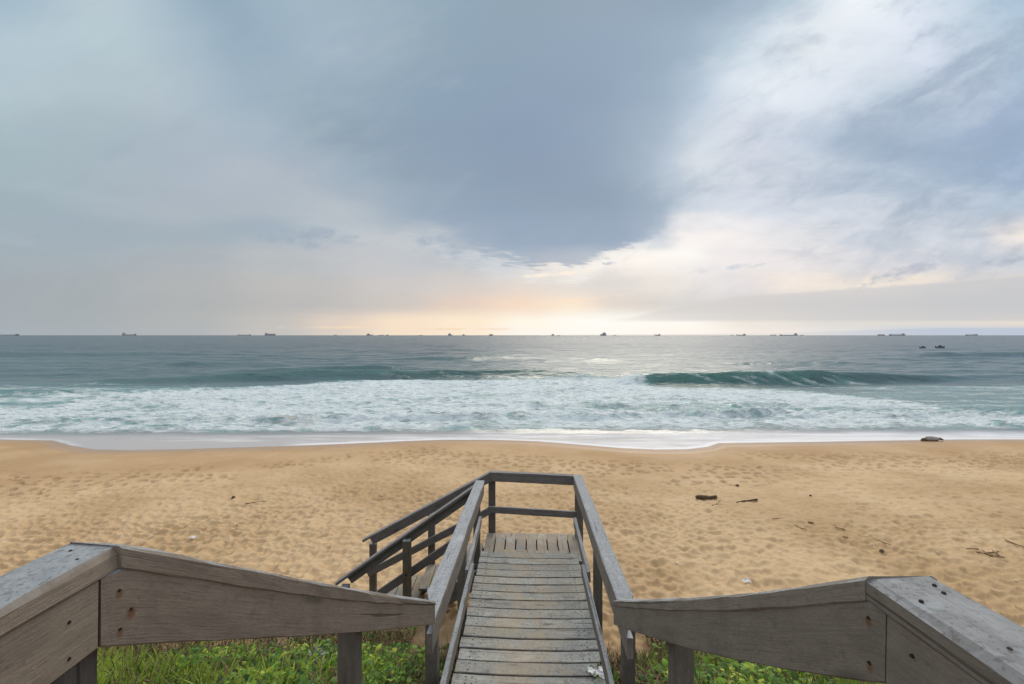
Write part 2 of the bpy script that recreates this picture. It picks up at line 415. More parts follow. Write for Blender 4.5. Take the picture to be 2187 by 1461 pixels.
# ------------------------------------------------------------------ sea
def pts3(lst):
    """image rows of a wave crest -> plan curve; (px, Y, amplitude)"""
    x = np.array([(p-1093.5)/F*y for p, y, a in lst]); return x, np.array([y for p, y, a in lst]), np.array([a for p, y, a in lst])
WAVES = [  # crest points (photo column, distance, height), front width, back width, green
 ([(1310,47.0,0),(1345,47.3,.75),(1400,47.6,1.15),(1500,48.0,1.32),(1620,48.3,1.40),(1760,49.6,1.3),(1880,51,.85),(2010,52.5,.45),(2187,54.5,.2),(2500,58,.2)], 1.15, 3.6, 1.0),
 ([(-200,46,.0),(150,48,.10),(270,50,.42),(420,51.5,.62),(560,54,.65),(700,56,.82),(850,56.5,.80),(1000,56,.95),(1130,55.5,1.0),(1230,55,.75),(1300,54.5,.35),(1340,54,0)], 1.7, 4.2, .5),
 ([(430,64,.0),(600,65,.5),(720,66,.6),(820,67,.45),(960,68,0)], 1.6, 4.5, .45),
 ([(-400,112,.6),(-100,112,.9),(100,112,1.0),(300,113,.8),(420,114,0)], 3, 8, .2),
 ([(760,96,0),(900,95,.7),(1000,94,.9),(1120,94,.7),(1200,95,0)], 2.5, 6, .25),
 ([(1090,84,0),(1180,83,.5),(1300,82,.65),(1400,82,0)], 2.2, 6, .3),
 ([(1880,112,0),(2030,112,.9),(2187,113,1.1),(2500,114,1.0)], 3, 8, .25),
 ([(-300,38,.25),(0,38.5,.40),(130,39.5,.35),(260,41,0)], 1.0, 2.5, .6),
 ([(330,75,0),(420,76,.4),(560,77,.5),(700,78,0)], 2, 6, .2),
 ([(1500,78,0),(1640,79,.4),(1800,80,.35),(1950,80,0)], 2, 6, .2),
]
BORES = [ # broken foam fronts (photo column, distance, height)
 ([(-300,25.5,.15),(0,26,.18),(250,26.3,.2),(420,26.5,.28),(560,26.3,.34),(640,26.4,.40),(700,26.6,.30),(850,26.8,.42),(1000,26.8,.45),(1150,27.2,.30),(1300,27.6,.42),(1480,28.2,.5),(1640,28.6,.48),(1750,28.8,.3),(1850,28.2,.25),(1950,27.9,.42),(2080,28.2,.3),(2300,28.5,.2)], .34, 1.5),
 ([(700,33,0),(900,32.6,.15),(1120,32,.25),(1300,31.6,.3),(1480,31.5,.25),(1650,32,.3),(1800,33.5,0)], .5, 1.4),
 ([(240,41.5,.1),(420,41,.25),(600,42.5,.3),(760,44,.28),(900,46.5,.2),(1200,47,.15),(1400,44.5,.15)], .5, 1.6),
]
def make_sea():
    ys = [17.6]
    while ys[-1] < 60: ys.append(ys[-1]+.105)
    while ys[-1] < 45000: ys.append(ys[-1]+max(.105, min(ys[-1]**2/9720., ys[-1]*.25)))
    ys = np.array(ys)
    uc = np.concatenate([np.linspace(-3.2, -1.25, 110)[:-1], np.linspace(-1.25, 1.25, 880), np.linspace(1.25, 3.2, 110)[1:]])
    Uc, Y = np.meshgrid(uc, ys); X = Uc*Y
    sea = np.zeros_like(X); green = np.zeros_like(X); crestfoam = np.zeros_like(X); dark = np.zeros_like(X)
    wob = 1.6*(fbm(X*.09, Y*.05, 3, 101)-.5)
    for lst, wf, wb, gr in WAVES:
        cx, cy, ca = pts3(lst)
        Yc = np.interp(X, cx, cy)+wob
        A = np.interp(X, cx, ca, left=0, right=0)*(.9+.2*fbm(X*.25, Y*0, 2, 105))
        d = Y-Yc
        h = np.where(d < 0, np.exp(-(np.abs(d)/wf)**2.2), np.exp(-(d/wb)**2*.8))
        sea += A*h
        face = np.exp(-((d+wf*.55)/(wf*.75))**2)
        green = np.maximum(green, gr*face*np.interp(X, [0, 29, 40], [1, 1, .2])*np.clip(A*1.3, 0, 1)*(.45+.9*fbm(X*.3, Y*.5, 3, 107)))
        # trough in front
        sea -= .12*A*np.exp(-((d+wf*2.3)/(wf*1.1))**2)
    near = sstep(300, 40, Y)
    sea += (.85*(fbm(X*.05, Y*.17, 4, 111)-.5)+.34*(fbm(X*.2, Y*.6, 3, 113)-.5))*sstep(36, 60, Y)*sstep(900, 150, Y)
    # foam density -------------------------------------------------
    pxy = lambda l: (np.array([a for a, b_ in l])-1093.5)/F
    top = [(-400,880),(0,868),(110,862),(170,845),(240,835),(330,827),(500,829),(600,824),(700,814),(800,809),(1000,808),(1250,806),(1340,812),(1400,822),(1550,826),(1700,830),(1780,838),(1860,845),(2000,858),(2100,866),(2187,872),(2600,880)]
    tu = pxy(top); tv = np.array([CAMZ*F/(b_-716) for a, b_ in top])
    Yt = np.interp(Uc, tu, tv)+2.2*(fbm(X*.16, Y*.1, 3, 121)-.5)
    foam = sstep(Yt+1.6, Yt-3.2, Y)
    low = 24.2+.9*(fbm(X*.22, Y*.1, 3, 123)-.5)+np.interp(Uc, pxy([(0,0),(400,0),(1093,0),(2187,0)]), [-.6,-.6,.2,.6])
    body = foam*sstep(low-.5, low+.7, Y)
    lft = sstep(-.45, -.95, Uc); rgt = sstep(.75, 1.1, Uc)
    dens = body*(.84-.12*lft-.20*rgt+.16*np.exp(-((Y-Yt+4)/3.0)**2)-.30*np.exp(-((Y-30.5)/1.6)**2)*sstep(-.1, .35, Uc))
    turb = fbm(X*.5, Y*1.3, 4, 131)-.5
    sea += body*turb*.36+body*.17*(fbm(X*1.8, Y*4.0, 3, 137)-.5)
    splash = np.zeros_like(X)
    for lst, wf, wb in BORES:
        cx, cy, ca = pts3(lst)
        Yc = np.interp(X, cx, cy)+1.0*(fbm(X*.35, Y*.1, 3, 141)-.5)
        A = np.interp(X, cx, ca, left=0, right=0)*(.35+1.3*fbm(X*1.1, Y*.3, 3, 143))
        d = Y-Yc
        h = np.where(d < 0, np.exp(-(np.abs(d)/wf)**2), np.exp(-(d/wb)**2))
        sea += .80*A*h*(.75+.7*(fbm(X*1.6, Y*2, 3, 147)-.3))
        green = np.maximum(green, .9*np.exp(-((d+.05)/(wf*1.6))**2)*sstep(.22, .45, A)*sstep(.42, .6, fbm(X*.8, Y*1.2, 3, 149)))
        dens = dens-.22*np.exp(-((d-.5)/.6)**2)*np.clip(A*1.5, 0, 1)
    # brown, sandy splash on the left
    brown = np.exp(-((Uc+.475)/.052)**2)*np.exp(-((Y-26.3)/.9)**2)
    sea += .10*brown*fbm(X*3, Y*2, 3, 151)
    # old foam streaks left in the troughs on both sides
    dens = np.maximum(dens, (.42*sstep(.45, .8, Uc)*sstep(48.5, 44, Y)+.55*sstep(-.5, -.9, Uc)*sstep(50, 38, Y)+.16*sstep(-.2, -.5, Uc)*sstep(50, 46, Y))*sstep(25, 27, Y)*(.25+1.1*fbm(X*.14, Y*.9, 4, 171)))
    # breaking lip and thrown foam on the right-hand wave
    lip = np.exp(-((Uc-.562)/.022)**2)*np.exp(-((Y-47.9)/.55)**2)*(.3+1.2*fbm(X*1.5, Y*3, 3, 173))
    dens = np.maximum(dens, .62*lip)
    rw = np.exp(-((Y-47.0-2.2*sstep(.45, .95, Uc))/1.1)**2)*sstep(.25, .3, Uc)*sstep(1.0, .6, Uc)
    dens = np.maximum(dens, rw*.55*sstep(.40, .75, fbm(X*.38+Y*.9, Y*.9+X*.2, 4, 177)))
    # wash running up the sand ------------------------------------
    sy = shore_y(X)
    zs = beach_z(X, Y)
    d = Y-sy
    film = zs+.012*sstep(-.02, .35, d)+.02*sstep(.2, 1.5, d)-.05*sstep(.02, -.12, d)-.3*sstep(-.1, -.6, d)
    k = sstep(low+1.0, low-1.2, Y)
    Z = np.where(Y < 21.0, film, film*k+(1-k)*np.maximum(sea+.02, zs+.02))
    Z = np.where(Y > 27, sea, Z)
    wash = k*sstep(-.05, .1, d)
    filmfoam = k*(.34+.5*np.exp(-((d-.18)/.25)**2)*(1-.8*sstep(-.3, -.55, Uc))+.55*(fbm(X*.35+Y*.3, Y*1.6, 4, 161)-.42)+.25*sstep(.1, .8, Uc)-.15*sstep(.3, .75, d)*sstep(-.2, -.5, Uc))
    ins = sstep(.6, 0, d-1.1)*sstep(-.45, -.55, Uc)*sstep(-.98, -.9, Uc)
    filmfoam = filmfoam*(1-.8*ins)
    dens = np.clip(dens, 0, 1)
    grid_obj('sea', X, Y, Z, sea_mat(), {'foam': dens, 'green': green, 'wash': wash, 'film': np.clip(filmfoam, 0, 1), 'brown': brown})
def sea_mat():
    m, g, b = material('sea_water')
    geo = g.new('ShaderNodeNewGeometry'); P = geo.outputs['Position']
    x, y, z = g.xyz(P)
    A = lambda n: E(g.nt, g.attr(n).outputs['Fac'])
    foam, green, wash, film, brown = A('foam'), A('green'), A('wash'), A('film'), A('brown')
    v1 = g.comb(x*.44, y*.85, z*.8)
    n1 = g.noise(v1, 1.1, 7, .62, 1.2)
    n2 = g.noise(g.comb(x*.55, y*1.35, z), 3.4, 6, .64, 1.1)
    n3 = g.noise(g.comb(x*.12, y*.22, 0.0), 1.0, 4, .55, .4)
    vor = g.voro(g.comb(x*.7+n2*.9, y*1.15+n1*1.0, z*.5), 1.5, 1, 'Distance', 'SMOOTH_F1')
    tex = n1*.62+n2*.38-.5
    fm = (foam*1.36+tex*3.0+(vor-.45)*.9+(n3-.5)*1.2).ss(.34, 1.10)*foam.ss(.0, .35)
    # deep water body colour
    far = y.ss(40, 200)
    deep = g.mix(far, (.045, .105, .115), (.034, .072, .095))
    streak = g.noise(g.comb(x*.035, y*.16, 0.0), 1.0, 5, .6, .3)
    deep = g.mix(streak.ss(.45, .7)*.6, deep, (.095, .150, .155)); deep = g.mix(streak.ss(.45, .28)*.6, deep, (.016, .042, .054))
    wc = g.mix(green, deep, g.mix(n2.ss(.35, .65), (.05, .135, .120), (.10, .215, .190)))
    milk = g.mix(n1.ss(.35, .65), (.18, .40, .395), (.33, .55, .54))
    wc = g.mix(foam.ss(.05, .75)*(1.0-green*.55)*.92, wc, milk)
    fc = g.mix(n2.ss(.3, .7), (.60, .70, .725), (.84, .90, .91))
    c = g.mix(fm, wc, fc)
    c = g.mix(brown*n2.ss(.42, .62)*.75, c, (.36, .29, .20))
    wn = g.noise(g.comb(x*.5+y*.35, y*2.2, 0.0), .9, 6, .6, .6)
    fl = (film+(wn-.5)*.7)
    wcol = g.mix(fl.ss(.15, .75), (.46, .43, .42), (.86, .85, .86))
    c = g.mix(wash, c, wcol)
    g.link(c, b.inputs['Base Color'])
    r = fm*.45+.25
    r = r*(1.0-wash)+wash*.22
    g.link(r, b.inputs['Roughness'])
    b.inputs['IOR'].default_value = 1.33
    sp = (.5-fm*.3)*(1.0-green*.35)*(1.0-far*.45)
    g.link(sp, b.inputs['Specular IOR Level'])
    # ripples: a few scales, longer with distance
    w1 = g.noise(g.comb(x*.45, y*1.1, 0.0), 1.6, 5, .62, .5)
    w2 = g.noise(g.comb(x*.10, y*.30, 0.0), 1.2, 5, .6, .5)
    w3 = g.noise(g.comb(x*.012, y*.05, 0.0), 1.0, 5, .6, .5)
    hgt = (w1*.10+n2*fm*.20)*(1.0-wash*.9)+w2*.62*(1.0-wash)*y.ss(30, 60)+w3*3.4*y.ss(120, 500)
    bp = g.bump(hgt, 1.0, 1.0); g.link(bp.outputs[0], b.inputs['Normal'])
    return m
make_sea()

# ------------------------------------------------------------------ timber
def wood(name, side_a, side_b, top_a, top_b, stains=(), sandy=0.0, nails=False, grain=1.0, lichen=0.0):
    m, g, b = material(name)
    at = g.attr('grain'); gx, gy, gz = g.xyz(at.outputs['Vector'])
    sd = E(g.nt, g.attr('seed').outputs['Fac'])
    geo = g.new('ShaderNodeNewGeometry'); P = geo.outputs['Position']
    _, _, nz = g.xyz(geo.outputs['Normal'])
    gv = g.comb(gx*5.0+sd*13.7, gy*42+sd*5.1, gz*42+sd*9.3)
    gr = g.noise(gv, 1.0, 8, .72, .5); gf = g.noise(g.comb(gx*7+sd*3, gy*130, gz*130), 1.0, 3, .6, .2)
    blot = g.noise(g.comb(gx*1.6+sd*31, gy*4+sd, gz*4), 1.6, 4, .6, .3)
    spk = g.noise(P, 85, 3, .65); spk2 = g.noise(P, 34, 4, .6)
    fib = g.noise(g.comb(gx*38+gz*70+sd, gy*90, gz*120-gx*20), 1.0, 4, .65, .3)
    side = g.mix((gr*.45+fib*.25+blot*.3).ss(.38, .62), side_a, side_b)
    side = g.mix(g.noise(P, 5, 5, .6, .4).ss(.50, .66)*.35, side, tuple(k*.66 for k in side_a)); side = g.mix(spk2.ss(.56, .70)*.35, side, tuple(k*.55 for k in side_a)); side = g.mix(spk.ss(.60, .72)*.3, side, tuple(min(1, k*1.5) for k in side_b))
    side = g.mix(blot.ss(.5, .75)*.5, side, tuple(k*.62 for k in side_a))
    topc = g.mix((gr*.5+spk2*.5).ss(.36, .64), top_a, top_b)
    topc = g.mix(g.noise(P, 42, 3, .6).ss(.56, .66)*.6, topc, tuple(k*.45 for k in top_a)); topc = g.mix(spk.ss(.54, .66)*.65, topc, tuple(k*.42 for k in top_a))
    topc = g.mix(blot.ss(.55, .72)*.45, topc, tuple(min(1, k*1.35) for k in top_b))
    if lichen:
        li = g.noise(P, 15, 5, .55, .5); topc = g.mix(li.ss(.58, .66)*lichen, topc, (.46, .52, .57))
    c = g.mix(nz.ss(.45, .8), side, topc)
    c = g.mix(gf.ss(.55, .78)*.42*grain, c, tuple(k*.4 for k in side_a))
    crack = g.noise(g.comb(gx*.9+sd*7, gy*40+sd*3, gz*40), 1.0, 2, .5, .35)
    c = g.mix(crack.ss(.665, .72)*.62, c, (.02, .017, .014))
    c = g.mix(sd*.34, c, tuple(k*.55 for k in side_a))
    ed = (gx.abs()).ss(.2, .75)
    if sandy:
        sn = g.noise(P, 4.2, 6, .68, .6); sn2 = g.noise(P, 55, 3, .7)
        yl = g.noise(P, 2.3, 5, .6, .4); c = g.mix(yl.ss(.45, .65)*.5, c, (.32, .285, .205)); c = g.mix(g.noise(P, 9, 5, .62).ss(.54, .68)*.5, c, (.12, .125, .128))
        ce = (gx.abs()).ss(.62, .12)
        c = g.mix((sn+ce*.20+(sn2-.5)*.35).ss(.60, .80)*sandy, c, (.38, .29, .19))
    if nails:
        a = (gx.abs()-.545).abs(); d1 = ((gy.abs()-.04)*(gy.abs()-.04)+a*a)
        c = g.mix(d1.ss(.00010, .00003), c, (.012, .009, .007))
        a2 = (gx.abs()-.49).abs(); d2 = ((gy.abs()-.035)*(gy.abs()-.035)+a2*a2)
        c = g.mix(d2.ss(.00009, .00003)*blot.ss(.45, .55), c, (.02, .014, .01))
    kn = g.voro(g.comb(gx*1.9+sd*17, gy*7+sd*5, gz*7), 1.0); c = g.mix(kn.ss(.20, .05)*.55, c, tuple(k*.35 for k in side_a))
    px, py, pz = g.xyz(P)
    for (sx, sy_, sz, rad) in stains:
        dx = px-sx; dy = py-sy_; dz = pz-sz
        dd = (dx*dx+dy*dy+(dz+.010)*(dz+.010)*.5)/rad**2+(spk2-.5)*.8
        c = g.mix(dd.ss(1.1, .05)*.72, c, (.17, .060, .012))
    g.link(c, b.inputs['Base Color']); b.inputs['Roughness'].default_value = .78
    b.inputs['Specular IOR Level'].default_value = .28
    hh = gr*.5+fib*.5+gf*.6-crack.ss(.65, .72)*1.4+spk*.35
    bp = g.bump(hh, .55, .004*grain+.001); g.link(bp.outputs[0], b.inputs['Normal'])
    return m

SEED = [0]
def sweep(name, secs, mat, parent, bev=.006, grain=None, jit=.0012, label=None):
    """secs: list of 4 corner points [in-bottom, out-bottom, out-top, in-top]; chamfered bar along them"""
    V = []; Gv = []; S = []; Fc = []
    SEED[0] += 1; sdv = (SEED[0]*.6180339) % 1.0
    n = len(secs); L = 0; prev = None
    for i, q in enumerate(secs):
        q = [np.array(p, float) for p in q]; cen = sum(q)/4
        if prev is not None: L += np.linalg.norm(cen-prev)
        prev = cen
        w = np.linalg.norm(q[1]-q[0]); h = np.linalg.norm(q[3]-q[0])
        for k in range(4):
            p = q[k]; a = q[(k-1) % 4]; c = q[(k+1) % 4]
            for o in (a, c):
                dv = o-p; dl = np.linalg.norm(dv); pt = p+dv/dl*min(bev, dl*.3)
                pt = pt+rng.normal(0, jit, 3)
                V.append(pt)
                uu = (-.5 if k in (0, 3) else .5)*w; vv = (-.5 if k in (0, 1) else .5)*h
                Gv.append((L, uu, vv)); S.append(sdv)
    for i in range(n-1):
        for k in range(8):
            a = i*8+k; b_ = i*8+(k+1) % 8
            Fc.append((a, b_, b_+8, a+8))
    Fc.append(tuple(range(7, -1, -1))); Fc.append(tuple((n-1)*8+k for k in range(8)))
    Gv = np.array(Gv); Gv[:, 0] -= L/2
    o = mesh_obj(name, V, Fc, mat, parent, {'grain': Gv, 'seed': np.array(S)})
    if label: o['label'] = label
    return o
def bar(name, p0, p1, w, h, mat, parent, up=(0, 0, 1), n=8, bev=.005, sag=0, jit=.0012, label=None):
    """square-edged timber from p0 to p1 (centre line); w across, h along 'up'"""
    p0 = np.array(p0, float); p1 = np.array(p1, float); d = p1-p0; d /= np.linalg.norm(d)
    up = np.array(up, float); s = np.cross(d, up); s /= np.linalg.norm(s); u_ = np.cross(s, d)
    secs = []
    for i in range(n+1):
        t = i/n; c = p0+(p1-p0)*t+np.array((0, 0, -sag*4*t*(1-t)))
        secs.append([c-s*w/2-u_*h/2, c+s*w/2-u_*h/2, c+s*w/2+u_*h/2, c-s*w/2+u_*h/2])
    return sweep(name, secs, mat, parent, bev, jit=jit, label=label)
def post(name, x, y, z0, z1, w, d, mat, parent, yaw=0, label=None):
    c, s = math.cos(yaw), math.sin(yaw)
    return bar(name, (x, y, z0), (x, y, z1), w, d, mat, parent, up=(s, c, 0) if True else None, n=6, bev=.006, label=label)


def W(t, s, z): return np.array((.0202+t*CT+s*ST, s*CT-t*ST, z))
def P3(px, py, Y): return np.array(((px-1093.5)/F*Y, Y, CAMZ-(py-716)/F*Y))

# rust marks on the flared stair rails (left and right), measured on the inner faces
def on_left(px, py):
    u_ = (px-1093.5)/F; Y = 1.360/(.2939-u_); return P3(px, py, Y)
def on_right(px, py):
    u_ = (px-1093.5)/F; Y = .899/(u_+.0841); return P3(px, py, Y)
stL = [(258,1262),(283,1302),(260,1345)]; stR = [(1850,1320),(1852,1416)]
ST_L = [tuple(on_left(*p))+(.013 if i != 1 else .016,) for i, p in enumerate(stL)]
ST_R = [tuple(on_right(*p))+(.013,) for p in stR]
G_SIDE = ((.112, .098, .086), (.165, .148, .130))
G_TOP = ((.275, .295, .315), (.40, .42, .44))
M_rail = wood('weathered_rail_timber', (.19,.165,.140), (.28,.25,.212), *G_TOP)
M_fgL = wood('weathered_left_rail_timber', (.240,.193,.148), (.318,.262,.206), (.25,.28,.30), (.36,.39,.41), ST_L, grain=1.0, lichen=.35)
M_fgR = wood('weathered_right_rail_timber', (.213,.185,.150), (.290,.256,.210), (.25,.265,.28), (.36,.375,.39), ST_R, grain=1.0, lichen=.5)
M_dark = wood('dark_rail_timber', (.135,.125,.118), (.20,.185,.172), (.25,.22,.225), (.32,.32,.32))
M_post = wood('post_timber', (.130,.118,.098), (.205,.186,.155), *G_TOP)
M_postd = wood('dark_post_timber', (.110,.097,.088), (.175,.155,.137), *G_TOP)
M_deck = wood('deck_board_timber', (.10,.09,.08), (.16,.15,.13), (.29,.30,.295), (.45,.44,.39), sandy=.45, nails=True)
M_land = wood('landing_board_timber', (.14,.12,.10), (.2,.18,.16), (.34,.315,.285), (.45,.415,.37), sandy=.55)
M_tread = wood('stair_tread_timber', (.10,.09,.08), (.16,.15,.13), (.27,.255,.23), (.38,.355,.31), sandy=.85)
m_bolt, gb, bb = material('rusty_bolt'); setv(gb, bb.inputs['Base Color'], (.035, .018, .008)); bb.inputs['Roughness'].default_value = .9
nz_ = gb.noise(gb.new('ShaderNodeNewGeometry').outputs['Position'], 300, 3); gb.link(gb.mix(nz_.ss(.4, .6), (.010, .007, .005), (.035, .016, .007)), bb.inputs['Base Color'])
def bolt(p, nrm, r, parent, name='bolt'):
    nrm = np.array(nrm, float); nrm /= np.linalg.norm(nrm); p = np.array(p)
    a = np.cross(nrm, (0, 0, 1.)) if abs(nrm[2]) < .9 else np.cross(nrm, (1., 0, 0)); a /= np.linalg.norm(a); b_ = np.cross(nrm, a)
    V = []; Fc = []
    for k, (rr, hh) in enumerate(((1, -.002), (1, .0015), (.75, .003), (.3, .0025))):
        for i in range(12):
            t = i*math.pi/6; V.append(p+(a*math.cos(t)+b_*math.sin(t))*r*rr*(1+.08*math.sin(3*t))+nrm*hh)
    for k in range(3):
        for i in range(12):
            Fc.append((k*12+i, k*12+(i+1) % 12, (k+1)*12+(i+1) % 12, (k+1)*12+i))
    Fc.append(tuple(36+i for i in range(12)))
    return mesh_obj(name, V, Fc, m_bolt, parent)

# --- walkway deck
DZ = 2.07; LZ = 1.92
walk = empty('boardwalk', tuple(W(0, 4.8, DZ-.3)), 'weathered grey board deck running straight from the camera towards the landing above the sand', 'boardwalk')
s = 6.17
for i in range(18):
    w_ = .146+random.uniform(-.004, .003); s0 = s-w_/2
    tilt = random.uniform(-.0035, .0035); e0 = -.65+random.uniform(-.012, .008); e1 = .65+random.uniform(-.008, .012)
    secs = []
    n = 12
    for k in range(n+1):
        t = e0+(e1-e0)*k/n
        zt = DZ-.016*(1-(t/.65)**2)+tilt+random.uniform(-.0006, .0006)
        wob = random.uniform(-.0008, .0008)
        # section corners: far/near, bottom/top  (length runs along t)
        secs.append([W(t, s0-w_/2+wob, zt-.035), W(t, s0+w_/2+wob, zt-.035), W(t, s0+w_/2+wob, zt), W(t, s0-w_/2+wob, zt)])
    sweep('deck_board', secs, M_deck, walk, bev=.005, jit=.0006)
    s -= .160
for t in (-.5, 0, .5):
    bar('joist', W(t, 3.25, DZ-.135), W(t, 6.19, DZ-.135), .05, .15, M_postd, walk)
for sp in (3.5, 5.0, 6.1):
    for t in (-.42, .42):
        b0 = W(t, sp, 0); post('support_post', b0[0], b0[1], float(ground_z(b0[0], b0[1])[0])-.3, DZ-.212, .11, .11, M_postd, walk)
bar('end_riser_board', W(-.64, 6.205, DZ-.105), W(.64, 6.205, DZ-.105), .03, .135, M_postd, walk)

# --- landing
land = empty('landing', tuple(W(0, 6.65, LZ-.3)), 'small square landing of pale lengthwise boards at the far end of the boardwalk', 'landing')
k = 0; t = -.655
while t < .64:
    w_ = .150
    z0 = LZ+random.uniform(-.002, .002)
    bar('landing_board', W(t+w_/2, 6.23, z0-.0175), W(t+w_/2, 7.075+random.uniform(-.01, .01), z0-.0175), w_-.012, .035, M_land, land, n=5, jit=.0006)
    t += .1545
for sp in (6.35, 6.95): bar('bearer', W(-.66, sp, LZ-.115), W(.66, sp, LZ-.115), .05, .15, M_postd, land)
for tt in (-.6, .6):
    for sp in (6.40, 6.99):
        b0 = W(tt, sp, 0); post('support_post', b0[0], b0[1], float(ground_z(b0[0], b0[1])[0])-.3, LZ-.20, .10, .10, M_postd, land)

# --- railings of the walkway
def rail_z(sv): return 3.058-.0526*(sv-3.33)
def side_rail(side, label):
    inn = -.645 if side < 0 else .612+.02
    far = 6.60 if side < 0 else 6.98
    r = empty('walkway_railing', tuple(W(inn, 4.9, DZ)), label, 'railing')
    def offs(sv): return inn+(.0 if side < 0 else .042*(sv-3.33)/3.6)
    secs = []; fs = []
    for i in range(15):
        sv = 3.0+(far-3.0)*i/14; zt = rail_z(sv)+.006*math.sin(i*.9); sv = sv if i != 1 else 3.46; a = offs(sv); o_ = a+side*.135
        so_ = sv+(.42 if i == 0 else 0); secs.append([W(a, sv, zt-.055), W(o_, so_, zt-.055), W(o_, so_, zt), W(a, sv, zt)])
        a2 = a+side*.004; o2 = a2+side*.042; zb = zt-.057
        fs.append([W(a2, sv, zb-.135), W(o2, sv, zb-.135), W(o2, sv, zb), W(a2, sv, zb)])
    sweep('handrail', secs, M_rail, r, bev=.008)
    sweep('rail_board', fs, M_rail, r, bev=.004)
    # two lengths of middle rail, lapped
    mi = -.632 if side < 0 else .590
    z = 2.485
    bar('middle_rail', W(mi-side*.0, 3.22, z-.055), W(mi-side*.0, 5.02, z-.062), .040, .115, M_rail, r)
    bar('middle_rail', W(mi+side*.040, 4.86, z-.058), W(mi+side*.043, 6.30, z-.055), .040, .115, M_rail, r)
    bp = W(mi-side*.0, 3.22, z)
    ps = (3.42, 5.0, 6.47) if side < 0 else (3.42, 5.0, 6.90)
    for k, sv in enumerate(ps):
        a = offs(sv)+side*.048; cpos = W(a+side*.047, sv, 0)
        gz = float(ground_z(cpos[0], cpos[1])[0])
        post('post', cpos[0], cpos[1], gz-.4, rail_z(sv)-.057, .092, .092, M_post if k != 2 else M_postd, r, TH)
    return r
side_rail(-1, 'left handrail of the boardwalk, speckled grey top, ending short of the side stairs')
side_rail(1, 'right handrail of the boardwalk, one long speckled rail reaching the far corner of the landing')

# --- end railing across the landing
er = empty('end_railing', tuple(W(0, 7.0, LZ)), 'dark crosswise railing closing the far end of the landing', 'railing')
pL = P3(1045.7, 1006.3, 7.10); pR = P3(1226, 1014.6, 6.95)
def flat(p, q, dz, w, h, name, mat, parent, off=0, n=8):
    return bar(name, p+np.array((0, off, dz)), q+np.array((0, off, dz)), w, h, mat, parent, n=n)
flat(pL, pR, -.02, .10, .035, 'handrail', M_dark, er)
flat(pL, pR, -.092, .040, .105, 'rail_board', M_dark, er, off=-.025)
mL = P3(1043, 1079, 7.10); mR = P3(1233, 1090.6, 6.94)
flat(mL, mR, -.055, .040, .10, 'middle_rail', M_dark, er, off=-.02)
post('corner_post', pL[0]+.035, pL[1]+.06, LZ-1.2, pL[2]-.04, .105, .105, M_postd, er, TH)
post('corner_post', pR[0]+.07, pR[1]+.04, LZ-1.2, pR[2]-.04, .10, .10, M_postd, er, TH)

# --- beach stairs going down to the left
stairs = empty('beach_stairs', (-1.6, 6.75, 1.0), 'short flight of board steps dropping left from the landing to the sand', 'stairs')
x_edge = -.42; rise = .165; run = .295
for k in range(5):
    zt = LZ-rise*(k+1); xa = x_edge-run*k-.02
    # two boards per tread, running away from the viewer
    for j in range(2):
        cx = xa-.075-.145*j
        bar('tread', (cx, 6.42, zt-.0175), (cx, 7.10, zt-.0175), .136, .035, M_tread, stairs, n=5, jit=.0008)
for yy_ in (6.385, 7.135):
    x1 = x_edge-run*5.4
    bar('stringer', (x_edge, yy_, LZ-.30), (x1, yy_, LZ-.30-(x_edge-x1)*rise/run), .045, .23, M_postd, stairs)

# --- the two stair railings
fr = empty('stair_railing', (-1.4, 7.1, 1.0), 'far railing of the side stairs, starting at the landing corner and sloping down left', 'railing')
a = pL+np.array((-.0, 0, 0)); b_ = P3(776.4, 1151.2, 7.10)
bar('handrail', a+np.array((.03, .0, -.016)), b_+np.array((0, .0, -.016)), .11, .034, M_dark, fr)
tip = (b_-a); tl = tip/np.linalg.norm(tip)
bar('rail_board', a+np.array((.02, -.03, -.092)), b_-tl*.16+np.array((0, -.03, -.092)), .040, .115, M_dark, fr)
m0 = P3(1043, 1083, 7.1); m1 = P3(787, 1217, 7.05)
bar('middle_rail', m0+np.array((.02, -.03, -.045)), m1+np.array((0, -.03, -.045)), .040, .105, M_dark, fr)
for px, pt in ((922, 1095), (797, 1157)):
    p = P3(px, pt, 7.14); gz = float(ground_z(p[0], p[1])[0]); post('post', p[0], p[1], gz-.4, p[2]-.02, .10, .09, M_postd, fr)

nr = empty('stair_railing', (-1.4, 6.4, 1.0), 'near railing of the side stairs, lower of the two sloping left, post streaked with rust', 'railing')
a = P3(1018, 1034, 6.42); b_ = P3(719.8, 1241.8, 6.42)
bar('handrail', a+np.array((0, 0, -.016)), b_+np.array((0, 0, -.016)), .12, .034, M_dark, nr)
tl = (b_-a)/np.linalg.norm(b_-a)
bar('rail_board', a+np.array((0, .035, -.10)), b_-tl*.20+np.array((0, .035, -.10)), .040, .13, M_dark, nr)
m0 = P3(1000, 1130, 6.46); m1 = P3(800, 1268, 6.46)
bar('middle_rail', m0+np.array((.0, 0, -.05)), m1+np.array((0, 0, -.05)), .040, .11, M_dark, nr)
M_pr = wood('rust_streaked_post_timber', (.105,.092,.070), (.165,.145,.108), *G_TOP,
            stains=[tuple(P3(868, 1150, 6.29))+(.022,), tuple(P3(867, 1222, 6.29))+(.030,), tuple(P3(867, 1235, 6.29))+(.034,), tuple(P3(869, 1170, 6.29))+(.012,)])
p = P3(869.5, 1140, 6.345); gz = float(ground_z(p[0], p[1])[0])
post('post', p[0], p[1], gz-.4, p[2]-.085, .105, .10, M_pr, nr, label='pale post with rust streaks')
bolt(P3(868.5, 1149, 6.287), (0, -1, 0), .012, nr); bolt(P3(867, 1228, 6.287), (0, -1, 0), .013, nr)
